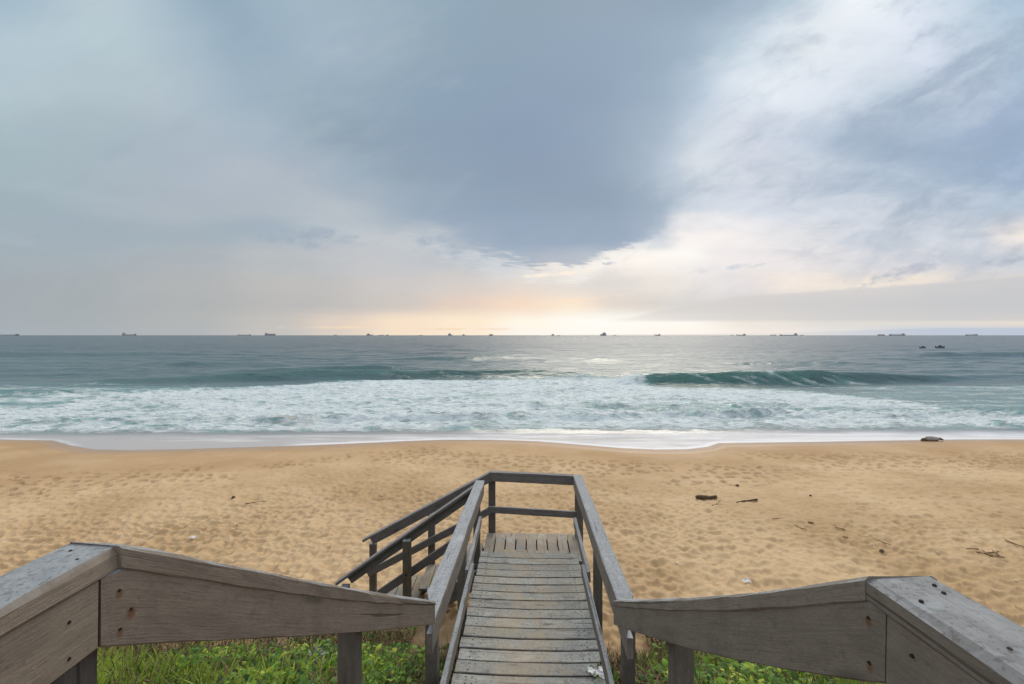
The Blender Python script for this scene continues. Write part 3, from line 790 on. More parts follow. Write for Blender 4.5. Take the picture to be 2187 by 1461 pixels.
p = P3(737, 1237, 6.345); gz = float(ground_z(p[0], p[1])[0])
post('post', p[0], p[1], gz-.4, p[2]-.09, .105, .10, M_postd, nr)
bolt(P3(735, 1259, 6.287), (0, -1, 0), .016, nr)

# --- flared stair rails (platform -> walkway)
def interp(pts, n):
    xs = np.array([p[0] for p in pts], float); ys_ = np.array([p[1] for p in pts], float)
    tt = np.linspace(xs[0], xs[-1], n)
    # smooth cubic through measured points
    co = np.polyfit(xs, ys_, 3); return lambda q: np.polyval(co, q)
def flared(side, label, mat):
    on = on_left if side < 0 else on_right
    if side < 0:
        top = [(265,1165),(380,1187),(500,1208),(597,1226),(750,1257.6),(850,1275),(931,1283.5)]
        mid = [(261,1220),(380,1236.5),(500,1253.8),(653.6,1275.5),(781.7,1288.3),(860,1292.5),(932,1294.8)]
        bot = [(218,1384),(360,1375),(500,1367.7),(720,1355),(830,1345.5),(932,1333)]
        e0, e1, f0 = 262, 931, 219
    else:
        top = [(1308,1281.5),(1400,1281),(1500,1275),(1600,1265.5),(1700,1253.5),(1780,1242),(1847,1230.5)]
        mid = [(1307.6,1295.2),(1405,1305.5),(1533,1308.3),(1635,1304.5),(1760,1296.8),(1850,1288.5)]
        bot = [(1312,1335),(1430,1376),(1520,1398),(1620,1419.4),(1760,1445),(1886,1462)]
        e0, e1, f0 = 1847, 1308.5, 1885.5
    ft, fmid, fb = interp(top, 9), interp(mid, 9), interp(bot, 9)
    o_in = on((e0+e1)/2, 1300)
    r = empty('flared_stair_rail', (o_in[0], o_in[1], 2.2), label, 'railing')
    ex = np.array((side, 0, 0))
    n = 22
    def at(px, py): return on(px, py)
    # spread the sections evenly in depth
    def col(px0, px1, i):
        y0 = on(px0, 0)[1]; y1 = on(px1, 0)[1]; Y = y0+(y1-y0)*i/n
        u_ = (.2939-1.360/Y) if side < 0 else (.899/Y-.0841)
        return u_*F+1093.5
    cap = []; fas = []
    nrm = np.array((-.959, .282, 0)) if side < 0 else np.array((.9965, .0838, 0))
    for i in range(n+1):
        px = col(e0, e1, i); a = at(px, ft(px)); c = at(px, fmid(px)-1.2*1.19/a[1]); w_ = .165-.03*i/n
        back = nrm*w_
        if i == 0: back = np.array((side*.165, .0 if side > 0 else .025, 0))
        cap.append([c, c+back, a+back, a])
    for px in [f0, (f0+e0)/2, e0]+[col(e0, e1, i) for i in range(1, n+1)]:
        c = at(px, fmid(px)-9*1.19/at(px, 0)[1]) if (side < 0 and px > 262) or (side > 0 and px < 1847) else None
        if c is None:
            q = at(px, 0); zc = CAMZ-.554-.055; c = np.array((q[0], q[1], zc))
        d_ = at(px, fb(px)); bk = nrm*.042
        fas.append([d_+nrm*.006, d_+bk, c+bk, c+nrm*.006])
    sweep('handrail', cap, mat, r, bev=.008, jit=.0014)
    fo = sweep('rail_board', fas, mat, r, bev=.004, jit=.0008)
    for (sx, sy_, sz, _) in (ST_L if side < 0 else ST_R):
        bolt(np.array((sx, sy_, sz))+nrm*.006, -nrm, .0040, fo, 'screw')
    # posts under it
    if side < 0:
        x0, x1, yf = -.845, -.757, 2.20
    else:
        x0, x1, yf = .786, .884, 2.20
    gz = float(ground_z((x0+x1)/2, yf+.05)[0])
    pxm = 740 if side < 0 else 1455
    post('post', (x0+x1)/2, yf+.05, gz-.4, CAMZ-.605*2.20-.02, abs(x1-x0), .10, M_post, r, 0)
    # lower rail down to the walkway's middle rail
    if side < 0: q0, q1 = np.array((-.545, 3.26, 2.475)), np.array((-.86, 1.75, 3.28))
    else: q0, q1 = np.array((.742, 3.24, 2.49)), np.array((.80, 1.75, 3.35))
    bar('middle_rail', q0+np.array((side*.02, 0, -.06)), q1+np.array((side*.02, 0, -.06)), .04, .12, M_rail, r)
    return r
flared(-1, 'brown-grey curved rail on the left, sweeping down from the platform corner to the boardwalk', M_fgL)
flared(1, 'grey curved rail on the right, sweeping down from the platform corner to the boardwalk', M_fgR)

# --- platform side rails, either side of the camera
def platform(side, label, mat):
    xi = -1.025 if side < 0 else .815; xo = xi+side*.165
    yi, yo = (1.195, 1.222) if side < 0 else (1.045, 1.052)
    z = CAMZ-.554
    r = empty('platform_railing', (xi, .4, z-1.0), label, 'railing')
    secs = []; fs = []
    for i in range(13):
        t = i/12; a = yi+(-1.6-yi)*t; o_ = yo+(-1.6-yo)*t
        hz = .0015*math.sin(i*1.7)
        secs.append([(xi, a, z-.065), (xo, o_, z-.065), (xo, o_, z+hz), (xi, a, z+hz)])
    sweep('handrail', secs, mat, r, bev=.015, jit=.0022)
    yf = 1.134 if side < 0 else .999
    for i in range(13):
        t = i/12; a = yf+(-1.6-yf)*t; xb = xi+side*.007; xc = xi+side*.048
        fs.append([(xb, a, z-.229), (xc, a, z-.229), (xc, a, z-.055), (xb, a, z-.055)])
    fo = sweep('rail_board', fs, mat, r, bev=.005, jit=.0009)
    for (bx, by, bz) in (((-1.0, 1.06, -.115), (-1.0, 1.06, -.20)) if side < 0 else ((0, .935, -.105),)):
        bolt((xi+side*.007, by, z+bz), (-side, 0, 0), .0042, fo, 'screw')
    for (fx, by) in (((.045, 1.12), (.105, 1.165), (.06, .86)) if side < 0 else ((.118, 1.005), (.110, .975), (.035, .945), (.10, .70), (.045, .66), (.06, .80))):
        bolt((xi+side*fx, by, z+.001), (0, 0, 1), .0042, r, 'screw')
    yp = yf-(.005 if side < 0 else .02)
    gz = float(ground_z(xi, yp)[0])
    for yq in (yp, -1.0):
        post('post', xi+side*.098, yq, gz-.4, z-.067, .10, .11, M_postd, r)
    return r
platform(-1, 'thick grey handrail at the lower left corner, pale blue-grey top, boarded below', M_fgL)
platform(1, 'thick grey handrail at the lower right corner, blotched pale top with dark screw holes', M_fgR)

# ------------------------------------------------------------------ things lying on the sand
def on_ground(px, py, lift=0.0):
    u_ = (px-1093.5)/F; v_ = (py-716)/F
    lo, hi = 5.5, 40.0
    def f(Y):
        x = np.array([u_*Y]); y = np.array([Y])
        return (CAMZ-v_*Y)-float((beach_z(x, y)+sand_relief(x, y)[0])[0])
    for _ in range(40):
        mid = (lo+hi)/2
        if f(mid) > 0: lo = mid
        else: hi = mid
    Y = (lo+hi)/2
    return np.array((u_*Y, Y, CAMZ-v_*Y+lift))
def simple_mat(name, a, b2, scale=20, rough=.85, stretch=None):
    m, g, b = material(name)
    geo = g.new('ShaderNodeNewGeometry'); P = geo.outputs['Position']
    n = g.noise(P, scale, 5, .65, .5); n2 = g.noise(P, scale*5, 3, .6)
    g.link(g.mix((n*.7+n2*.3).ss(.38, .62), a, b2), b.inputs['Base Color']); b.inputs['Roughness'].default_value = rough
    b.inputs['Specular IOR Level'].default_value = .3
    bp = g.bump(n+n2*.5, .6, .01); g.link(bp.outputs[0], b.inputs['Normal'])
    return m
M_drift = simple_mat('dark_driftwood', (.065,.043,.026), (.13,.088,.052), 30)
M_twig = simple_mat('brown_twig', (.20,.13,.075), (.30,.205,.125), 40)
M_grey = simple_mat('bleached_driftwood', (.20,.185,.165), (.42,.41,.40), 9)
M_white = simple_mat('white_plastic', (.55,.56,.57), (.80,.81,.82), 40, .5)
M_shell = simple_mat('shell', (.68,.62,.52), (.85,.82,.76), 60, .5)
M_stone = simple_mat('dark_stone', (.10,.07,.045), (.17,.12,.075), 30)
def tube(name, pts, rad, mat, parent=None, sides=8, lump=.2, seed=0):
    pts = [np.array(p, float) for p in pts]; n = len(pts); V = []; Fc = []
    rr = np.random.default_rng(seed)
    for i, p in enumerate(pts):
        d = pts[min(i+1, n-1)]-pts[max(i-1, 0)]; d /= np.linalg.norm(d)
        a = np.cross(d, (0, 0, 1.)); a = a/np.linalg.norm(a) if np.linalg.norm(a) > 1e-3 else np.array((1., 0, 0)); b_ = np.cross(a, d)
        r = rad[i] if hasattr(rad, '__len__') else rad
        for k in range(sides):
            t = 2*math.pi*k/sides; V.append(p+(a*math.cos(t)+b_*math.sin(t))*r*(1+lump*(rr.random()-.5)))
    for i in range(n-1):
        for k in range(sides):
            Fc.append((i*sides+k, i*sides+(k+1) % sides, (i+1)*sides+(k+1) % sides, (i+1)*sides+k))
    Fc.append(tuple(range(sides-1, -1, -1))); Fc.append(tuple((n-1)*sides+k for k in range(sides)))
    return mesh_obj(name, V, Fc, mat, parent, smooth=True)
def stick(name, pix, rads, mat, label, cat, sub=4, seed=1, group=None):
    g3 = [on_ground(*p) for p in pix]; P = []; Rr = []
    rr = random.Random(seed)
    for i in range(len(g3)-1):
        for k in range(sub):
            t = k/sub; q = g3[i]*(1-t)+g3[i+1]*t; r = rads[i]*(1-t)+rads[i+1]*t
            P.append(q+np.array((0, rr.uniform(-.3, .3)*r, r*.8+.012))); Rr.append(r)
    P.append(g3[-1]+np.array((0, 0, rads[-1]*.8+.012))); Rr.append(rads[-1]*.7)
    Rr[0] *= .75
    base = empty(name, tuple(sum(P)/len(P)), label, cat, group) if False else None
    o = tube(name, P, Rr, mat, None, 8, .3, seed)
    # put the origin on the ground under it
    c = sum(P)/len(P); o.data.transform(__import__('mathutils').Matrix.Translation(-Vector(c))); o.location = c
    return prop(o, label, cat, group)
def blob(name, p, r, mat, label, cat, flat=(1, 1, .6), seed=0, group=None, seg=8):
    rr = np.random.default_rng(seed); V = []; Fc = []
    for i in range(seg//2+1):
        ph = math.pi*i/(seg//2)
        for k in range(seg):
            t = 2*math.pi*k/seg; q = np.array((math.sin(ph)*math.cos(t)*flat[0], math.sin(ph)*math.sin(t)*flat[1], math.cos(ph)*flat[2]))
            V.append(q*r*(1+.35*(rr.random()-.5)))
    for i in range(seg//2):
        for k in range(seg):
            Fc.append((i*seg+k, (i+1)*seg+k, (i+1)*seg+(k+1) % seg, i*seg+(k+1) % seg))
    o = mesh_obj(name, V, Fc, mat, None); o.location = tuple(np.array(p)+np.array((0, 0, r*flat[2]*.4)))
    return prop(o, label, cat, group)

stick('driftwood_log', [(1486,1066),(1500,1066.5),(1517,1066.5),(1531,1065)], (.050,.058,.040,.050), M_drift, 'short thick dark driftwood log lying crosswise on the right-hand sand', 'driftwood', 5, 3)
stick('driftwood_stick', [(1572,1074.5),(1588,1072),(1603,1071.5),(1618,1069.5)], (.010,.017,.020,.030), M_drift, 'thin bent dark driftwood stick just right of the thick log', 'driftwood', 4, 5)
stick('driftwood_stick', [(524,1078),(545,1075.5),(568,1073)], (.016,.020,.014), M_twig, 'lone dark stick on the left-hand sand, left of the stair railings', 'driftwood', 4, 8)
tw = 'twigs scattered on the right-hand sand'
for (pix, r, lab) in (
    ([(1649,1110),(1666,1108.5)], .012, 'faint short twig below and right of the driftwood log'),
    ([(1725,1117),(1738,1119.5)], .024, 'short stubby dark twig in the middle of the right-hand sand'),
    ([(1783,1128),(1793,1130),(1805,1132.5)], .014, 'straight thin twig right of the stubby dark one'),
    ([(1697,1123),(1712,1130),(1722,1132)], .012, 'crooked little twig below the stubby dark one'),
    ([(1800,1148),(1812,1150)], .015, 'small twig below the straight thin one, mid right'),
    ([(1873,1155),(1888,1161),(1902,1165)], .010, 'long thin twig slanting down above the right handrail corner'),
    ([(2146,1155),(2166,1163),(2187,1171),(2215,1181)], .016, 'long thin branch running out of the right edge of the picture'),
    ([(505,1124),(515,1119)], .016, 'tiny stick below the lone stick on the left-hand sand'),
    ([(1520,1081),(1530,1078),(1538,1070)], .012, 'small forked twig between the log and the bent stick')):
    stick('twig', pix, [r*.75]*len(pix), M_twig, lab, 'twig', 4, int(pix[0][0]), tw if pix[0][0] > 600 else None)
# a tangle of twigs at the right: one heap
hp = on_ground(2120, 1187); heap = empty('twig_heap', tuple(hp), 'loose reddish brown heap of tangled twigs near the right edge', 'twig heap')
for k, pix in enumerate(([(2086,1180),(2104,1184),(2120,1190)], [(2104,1184),(2126,1182),(2133,1181)], [(2112,1190),(2128,1192),(2146,1195)], [(2120,1181),(2128,1188),(2134,1192)], [(2098,1182),(2112,1192)], [(2064,1180),(2074,1180),(2090,1181)])):
    P = [on_ground(*q)+np.array((0, 0, .012+.012*k)) for q in pix]
    tube('twig', P, .012, M_twig, heap, 6, .2, k)
blob('pebble', on_ground(1883, 1178), .045, M_stone, 'small dark stone beside the long slanting twig', 'stone', (1, .8, .7), 4)
blob('pebble', on_ground(1575, 1037), .05, M_stone, 'small dark stone up the sand beyond the driftwood sticks', 'stone', (1.3, .8, .5), 5)
blob('pebble', on_ground(1731, 1059), .035, M_stone, 'tiny dark stone right of the bent driftwood stick', 'stone', (1, .8, .7), 6)
blob('pebble', on_ground(498, 1063.5), .055, M_stone, 'dark stone beyond the lone stick on the left-hand sand', 'stone', (1, .8, .7), 7)
blob('pebble', on_ground(435, 1164), .035, M_stone, 'small dark stone above the left curved rail', 'stone', (1.2, .8, .5), 8)
for (px, py) in ((1602,1040),(1516,1079),(1868,1041),(1799,1093),(1893,1096),(1861,1163),(1955,1186),(2003,1180),(2002,1207),(817,1059),(1099,1042),(1122,1108),(785,1108),(955,1001),(382,1179),(485,1155),(1313,1203),(1446,1203),(1665,1180),(1240,1126),(770,1120),(690,1140),(2170,1240),(300,1050),(1420,1105)):
    blob('shell_fragment', on_ground(px, py), random.uniform(.016, .026), M_shell, 'tiny pale shell fragment lying on the open sand', 'shell', (1.2, .9, .5), px, 'shell fragments scattered over the sand', 6)
# crumpled plastic scraps
def scrap(px, py, w, label):
    p = on_ground(px, py); V = []; Fc = []; rr = np.random.default_rng(px); n = 6
    for i in range(n):
        for j in range(n):
            a = (i/(n-1)-.5); b2 = (j/(n-1)-.5)
            V.append(p+np.array((a*w*(1-.3*abs(b2)), b2*w*.8, .008+w*.32*rr.random()*(1-abs(a)*1.2)+.02)))
    for i in range(n-1):
        for j in range(n-1): Fc.append((i*n+j, (i+1)*n+j, (i+1)*n+j+1, i*n+j+1))
    o = mesh_obj('plastic_scrap', V, Fc, M_white, None); o.data.transform(__import__('mathutils').Matrix.Translation(-Vector(p))); o.location = p
    prop(o, label, 'litter')
scrap(1595, 1245, .13, 'crumpled white plastic scrap on the sand above the right curved rail')
scrap(411, 1151, .12, 'pale crumpled scrap on the sand above the left curved rail')
# beached log at the water's edge: pale trunk, dark stump left, dark root right
lp = on_ground(1990, 941.5); lg = empty('beached_log', tuple(lp), 'pale grey log with dark ends lying at the edge of the wash on the right', 'driftwood')
mp = F/lp[1]
L_ = lambda px, py: lp+np.array(((px-1990)/mp, 0, (941.5-py)/mp))
tube('trunk', [L_(1975,938.5), L_(1981,936.8), L_(1990,936.8), L_(1999,937.2), L_(2006,938)], [.06,.10,.105,.085,.05], M_grey, lg, 10, .15, 1)
tube('stump', [L_(1967,941), L_(1971,939.2), L_(1976,938.8), L_(1981,940.5), L_(1992,940.9), L_(2003,940)], [.03,.08,.085,.05,.04,.03], M_drift, lg, 9, .25, 2)
tube('root', [L_(2000,938), L_(2006,936.8), L_(2011,938.2), L_(2015,939.5)], [.04,.06,.045,.02], M_drift, lg, 8, .25, 3)

# ------------------------------------------------------------------ ships lying off on the horizon
def paint(name, c):
    m, g, b = material(name); n = g.noise(g.new('ShaderNodeNewGeometry').outputs['Position'], .15, 4, .6)
    g.link(g.mix(n.ss(.4, .6), c, tuple(k*.85 for k in c)), b.inputs['Base Color']); b.inputs['Roughness'].default_value = .8; b.inputs['Specular IOR Level'].default_value = .1
    return m
HAZED_PAINT = {'dark': (paint('dark_hazed_hull_paint', (.42,.425,.435)), paint('dark_hazed_house_paint', (.46,.465,.475))),  # distance haze is mixed into every ship colour, paler for fainter ships
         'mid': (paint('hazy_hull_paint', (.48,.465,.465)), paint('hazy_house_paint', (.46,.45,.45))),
         'faint': (paint('faint_hazed_hull_paint', (.52,.51,.51)), paint('faint_hazed_house_paint', (.57,.57,.57))),
         'red': (paint('reddish_hazed_hull_paint', (.37,.30,.29)), paint('reddish_hazed_house_paint', (.42,.38,.37)))}
def prism(name, poly, y0, y1, mat, parent):
    """side outline (x, z) extruded across the ship"""
    n = len(poly); V = [(x, y0, z) for x, z in poly]+[(x, y1, z) for x, z in poly]
    Fc = [tuple(range(n)), tuple(range(2*n-1, n-1, -1))]+[((i+1) % n, i, n+i, n+(i+1) % n) for i in range(n)]
    o = mesh_obj(name, V, Fc, mat, None); o.parent = parent; return o
def ship(px0, px1, hull_h, house_h, face, tone, label, D=5200, cranes=0, endon=False, load=0):
    """px0..px1 span in the photo; face -1: wheelhouse at the left end, +1: at the right end"""
    k = D/F; L = (px1-px0)*k; hh = hull_h*k*.8; ht = house_h*k*.8; cx = ((px0+px1)/2-1093.5)*k
    r = empty('cargo_ship', (cx, D, 0), label, 'ship', 'ships lying along the horizon')
    hm, sm = HAZED_PAINT[tone]
    if endon:
        B = L; Ln = 150
        r.rotation_euler = (0, 0, math.radians(90))
        prism('hull', [(-Ln/2, -1), (Ln/2-8, -1), (Ln/2, hh), (-Ln/2, hh)], -B/2, B/2, hm, r)
        prism('superstructure', [(-Ln*.45, hh+.05), (-Ln*.25, hh+.05), (-Ln*.25, ht*.86), (-Ln*.45, ht*.86)], -B*.40, B*.40, sm, r)
        prism('mast', [(-Ln*.34, ht*.86), (-Ln*.32, ht*.86), (-Ln*.32, ht*1.05), (-Ln*.34, ht*1.05)], -B*.10, B*.10, sm, r)
        return r
    B = max(16, L*.17); f = face
    X = lambda t: f*(t*L-L/2)            # t=1 at the stern (wheelhouse) end
    prism('hull', [(X(.05), -1), (X(.985), -1), (X(1), hh*.95), (X(.72), hh*.86), (X(.12), hh*.86), (X(.0), hh*1.12)], -B/2, B/2, hm, r)
    hw = min(.22, 22/L)
    sp = prism('superstructure', [(X(.97-hw), hh*.88), (X(.97), hh*.88), (X(.965), ht*.80), (X(.975-hw), ht*.80)], -B*.42, B*.42, sm, r)
    fn = prism('funnel', [(X(.955), ht*.8+.05), (X(.90), ht*.8+.05), (X(.905), ht), (X(.95), ht)], -B*.1, B*.1, hm, r)
    prism('mast', [(X(.985-hw), ht*.8+.05), (X(.965-hw), ht*.8+.05), (X(.97-hw), ht*.98), (X(.98-hw), ht*.98)], -1.5, 1.5, hm, r)
    prism('foremast', [(X(.055), hh), (X(.075), hh), (X(.07), hh*1.9), (X(.062), hh*1.9)], -1, 1, hm, r)
    for c in range(cranes):
        t = .18+.5*c/max(1, cranes-1) if cranes > 1 else .4
        prism('deck_crane', [(X(t), hh*.87), (X(t+.035), hh*.87), (X(t+.03), hh*1.75), (X(t+.005), hh*1.75)], -3, 3, hm, r)
    if load: prism('deck_cargo', [(X(.16), hh*.87), (X(.70), hh*.87), (X(.70), hh*(1+load)), (X(.16), hh*(1+load))], -B*.4, B*.4, sm, r)
    return r
ship(-6, 38, 3.2, 7, -1, 'faint', 'long faint ship cut by the left edge of the picture', 6000)
ship(262, 290, 4.0, 8.6, -1, 'mid', 'grey cargo ship, second from the left on the horizon', 5200, 0)
ship(508, 535, 2.6, 3.6, -1, 'faint', 'low faint ship just left of the darkest left-hand ship', 6200)
ship(566, 588, 4.2, 8.5, -1, 'dark', 'darkest ship on the left half of the horizon, wheelhouse at its left end', 4800, 0, load=.25)
ship(713.5, 720, 1.6, 3.4, -1, 'faint', 'tiny pale ship between the dark left-hand ship and the orange glow', 6500)
ship(787, 793, 2.6, 6.0, -1, 'dark', 'small dark ship leading the close trio left of centre', 5200, endon=True)
ship(808, 819, 1.8, 2.8, 1, 'faint', 'pale middle ship of the close trio left of centre', 6500)
ship(824, 829.5, 2.2, 4.2, 1, 'mid', 'rightmost ship of the close trio left of centre', 6000)
ship(895, 902, 1.5, 2.0, 1, 'faint', 'barely visible speck of a ship left of the lone dark end-on ship', 6800)
ship(958.7, 964.5, 3.0, 6.6, 1, 'dark', 'dark narrow ship seen end-on, left of the gap in the deck railing', 5200, endon=True)
ship(988.5, 993, 1.8, 3.8, 1, 'mid', 'small narrow ship right of the left-of-centre dark end-on ship', 6000, endon=True)
ship(1045, 1053, 2.6, 4.0, -1, 'red', 'brownish short ship near the middle of the horizon', 5600, endon=True)
ship(1178, 1182.5, 2.2, 4.6, 1, 'mid', 'left one of a pair of tiny ships right of the middle', 6000, endon=True)
ship(1190, 1196, 1.5, 2.4, 1, 'faint', 'right, fainter one of a pair of tiny ships right of the middle', 6600)
ship(1284.5, 1292, 4.0, 9.2, 1, 'dark', 'tallest dark ship seen end-on under the bright glow', 5000, endon=True)
ship(1310, 1316, 1.3, 2.0, 1, 'faint', 'speck of a ship just right of the tallest end-on ship', 6800)
ship(1398, 1410, 2.6, 5.0, 1, 'red', 'small brownish ship alone in the bright right part of the horizon', 5600)
ship(1561, 1566, 1.4, 2.2, 1, 'faint', 'speck of a ship touching the bow side of the right-hand tanker with a tall stern', 6800)
ship(1573, 1592, 2.4, 5.4, 1, 'mid', 'grey tanker with tall stern left of the long dark freighter', 5600, 0)
ship(1646, 1657, 2.0, 2.9, 1, 'faint', 'pale ship just left of the long dark freighter', 6600)
ship(1666, 1702.5, 2.4, 6.6, 1, 'dark', 'longest dark freighter on the right half, wheelhouse at its right end', 5000, 0)
ship(1709, 1716, 1.5, 2.2, 1, 'faint', 'speck of a ship just right of the long dark freighter', 6800)
ship(1875, 1889, 2.6, 3.6, 1, 'red', 'reddish low ship left of the grey bulk carrier', 5800, load=.2)
ship(1900, 1931.5, 3.0, 6.4, 1, 'dark', 'dark bulk carrier above the two small boats at right', 5200, 4)
ship(2063, 2087, 2.4, 4.6, 1, 'mid', 'rightmost ship on the horizon, grey with deck cranes', 5600, 4)

# two small boats on the near sea at right
M_boat = paint('dark_boat_paint', (.10,.108,.118)); M_boat2 = paint('grey_boat_paint', (.22,.235,.25))
def boat(px, py, Lpx, hpx, label, fl):
    V = (py-716)/F; D = CAMZ/V; k = D/F; L = Lpx*k; h = hpx*k
    r = empty('small_boat', ((px-1093.5)*k, D, 0.1), label, 'boat', 'small boats beyond the surf')
    n = 9; Vv = []; Fc = []
    for i in range(n):
        t = i/(n-1); x = fl*(t-.5)*L; w = .34*math.sin(math.pi*min(1, .12+t*.95))**.6+.04; sh = h*(.36+.30*t**3)
        Vv += [(x, -w*.5, -.12), (x, w*.5, -.12), (x, w, sh), (x, -w, sh)]
    for i in range(n-1):
        for q in range(4): Fc.append((i*4+q, i*4+(q+1) % 4, i*4+4+(q+1) % 4, i*4+4+q))
    Fc += [(0, 1, 2, 3), tuple(4*n-4+q for q in (3, 2, 1, 0))]
    o = mesh_obj('hull', Vv, Fc, M_boat2, None); o.parent = r
    V2 = []; F2 = []
    for i in range(7):       # humped dark canopy
        t = i/6; x = fl*(-.22+.38*t)*L; z1 = h*(.38+.62*math.sin(math.pi*(.1+.85*t))**.8*(.55+.45*t))
        for q in range(6):
            a = math.pi*q/5; V2.append((x, .30*math.cos(a), h*.37+(z1-h*.37)*math.sin(a)))
    for i in range(6):
        for q in range(5): F2.append((i*6+q, i*6+q+1, i*6+7+q, i*6+6+q))
    F2 += [tuple(range(5, -1, -1)), tuple(36+q for q in range(6))]
    o = mesh_obj('canopy', V2, F2, M_boat, None); o.parent = r
    p = prism('outboard_motor', [(-fl*L*.5, .05), (-fl*L*.56, .05), (-fl*L*.55, h*.55), (-fl*L*.5, h*.55)], -.12, .12, M_boat, r)
boat(1971, 744, 13, 6.0, 'left and smaller of two dark little boats beyond the surf', 1)
boat(2008, 743.2, 19, 6.6, 'right and larger of two dark little boats beyond the surf', 1)

# ------------------------------------------------------------------ dune plants
def blades(name, base, L, Wd, az, lean, curl, tint, mat, prof, flat=None):
    """many small leaf or grass blades in one mesh: numpy arrays of equal length"""
    n = len(L); d = np.stack([np.cos(az), np.sin(az), np.zeros(n)], 1); sde = np.stack([-np.sin(az), np.cos(az), np.zeros(n)], 1)
    if flat is not None:
        up_ = np.stack([np.zeros(n), np.zeros(n), np.ones(n)], 1); sde = sde*np.cos(flat)[:, None]+up_*np.sin(flat)[:, None]
    K = len(prof); V = np.zeros((n, K, 2, 3)); pos = base.copy(); ang = lean.copy()
    for k in range(K):
        w = (Wd*prof[k])[:, None]*.5
        V[:, k, 0] = pos-sde*w; V[:, k, 1] = pos+sde*w
        st = (L/(K-1))[:, None]
        pos = pos+(d*np.sin(ang)[:, None]+np.array((0, 0, 1.))*np.cos(ang)[:, None])*st
        ang = ang+curl/(K-1)
    V = V.reshape(-1, 3); idx = np.arange(n*K*2).reshape(n, K, 2)
    q = np.stack([idx[:, :-1, 0], idx[:, :-1, 1], idx[:, 1:, 1], idx[:, 1:, 0]], -1).reshape(-1, 4)
    me = bpy.data.meshes.new(name); me.vertices.add(len(V)); me.vertices.foreach_set('co', V.astype(np.float32).ravel())
    me.loops.add(q.size); me.loops.foreach_set('vertex_index', q.ravel().astype(np.int32))
    me.polygons.add(len(q)); me.polygons.foreach_set('loop_start', np.arange(0, q.size, 4, dtype=np.int32)); me.polygons.foreach_set('loop_total', np.full(len(q), 4, dtype=np.int32))
    me.polygons.foreach_set('use_smooth', np.ones(len(q), dtype=bool)); me.update(calc_edges=True)
    a = me.attributes.new('tint', 'FLOAT', 'POINT'); a.data.foreach_set('value', np.repeat(tint, K*2).astype(np.float32))
    a = me.attributes.new('along', 'FLOAT', 'POINT'); a.data.foreach_set('value', np.tile(np.repeat(np.linspace(0, 1, K), 2), n).astype(np.float32))
    me.materials.append(mat)
    o = bpy.data.objects.new(name, me); C.objects.link(o); return o
def leaf_mat(name, stops, trans=.35):
    m, g, b = material(name)
    t = E(g.nt, g.attr('tint').outputs['Fac']); al = E(g.nt, g.attr('along').outputs['Fac'])
    geo = g.new('ShaderNodeNewGeometry'); n = g.noise(geo.outputs['Position'], 45, 3, .6)
    col = g.ramp(t+(n-.5)*.18, stops, 'LINEAR')
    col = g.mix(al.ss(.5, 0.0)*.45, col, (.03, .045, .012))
    g.link(col, b.inputs['Base Color']); b.inputs['Roughness'].default_value = .55; b.inputs['Specular IOR Level'].default_value = .3
    tr = g.new('ShaderNodeBsdfTranslucent'); g.link(col, tr.inputs['Color'])
    mx = g.new('ShaderNodeMixShader'); mx.inputs[0].default_value = trans
    g.link(b.outputs[0], mx.inputs[1]); g.link(tr.outputs[0], mx.inputs[2])
    g.link(mx.outputs[0], g.n['Material Output'].inputs['Surface'])
    return m
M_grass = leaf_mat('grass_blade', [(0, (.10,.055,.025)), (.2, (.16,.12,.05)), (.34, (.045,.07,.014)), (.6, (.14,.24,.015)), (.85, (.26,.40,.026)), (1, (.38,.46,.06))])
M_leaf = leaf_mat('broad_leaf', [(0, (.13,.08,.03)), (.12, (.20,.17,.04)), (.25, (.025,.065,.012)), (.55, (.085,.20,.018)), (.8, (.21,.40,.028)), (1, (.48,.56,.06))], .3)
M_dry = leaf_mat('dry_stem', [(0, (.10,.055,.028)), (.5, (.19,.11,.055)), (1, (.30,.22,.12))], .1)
def veg_points(n, x0, x1, y0, y1):
    x = rng.uniform(x0, x1, n); y = rng.uniform(y0, y1, n)
    return x, y
def veg_mask(x, y):
    """0..1 plant density"""
    tl = (x-.0202-y*ST)/CT
    edge = np.where(np.abs(tl) > 1.5, 6.25, 5.35)+.5*(fbm(x*1.3, y*.4, 3, 201)-.5)
    m = sstep(edge+.15, edge-.5, y)
    m = m*(np.abs(tl) > .70)
    # keep clear of the posts' faces and of the beach stairs
    return m
def scatter(n, thin=None):
    xs = []; ys = []
    for (a, b2) in ((-5.6, -.5), (.7, 5.2)):
        x, y = veg_points(n, a, b2, 2.0, 6.5); k = rng.random(n) < veg_mask(x, y)
        xs.append(x[k]); ys.append(y[k])
    x = np.concatenate(xs); y = np.concatenate(ys)
    if thin is not None:
        k = rng.random(len(x)) < thin(x, y); x = x[k]; y = y[k]
    z = beach_z(x, y)+dune_z(x, y)
    return x, y, z
def lushness(x, y): # 1 lush .. 0 dry (close to the walkway and at the toe of the dune it is dry)
    tl = np.abs((x-.0202-y*ST)/CT)
    a = sstep(.65, 1.5, tl+.5*(fbm(x*1.5, y*1.5, 3, 211)-.5)); b2 = sstep(5.7, 4.5, y+.9*(fbm(x*1.2, y*1.2, 3, 213)-.5)-.5*sstep(1.5, 2.5, tl))
    return np.clip(.15+.85*a*b2, 0, 1)
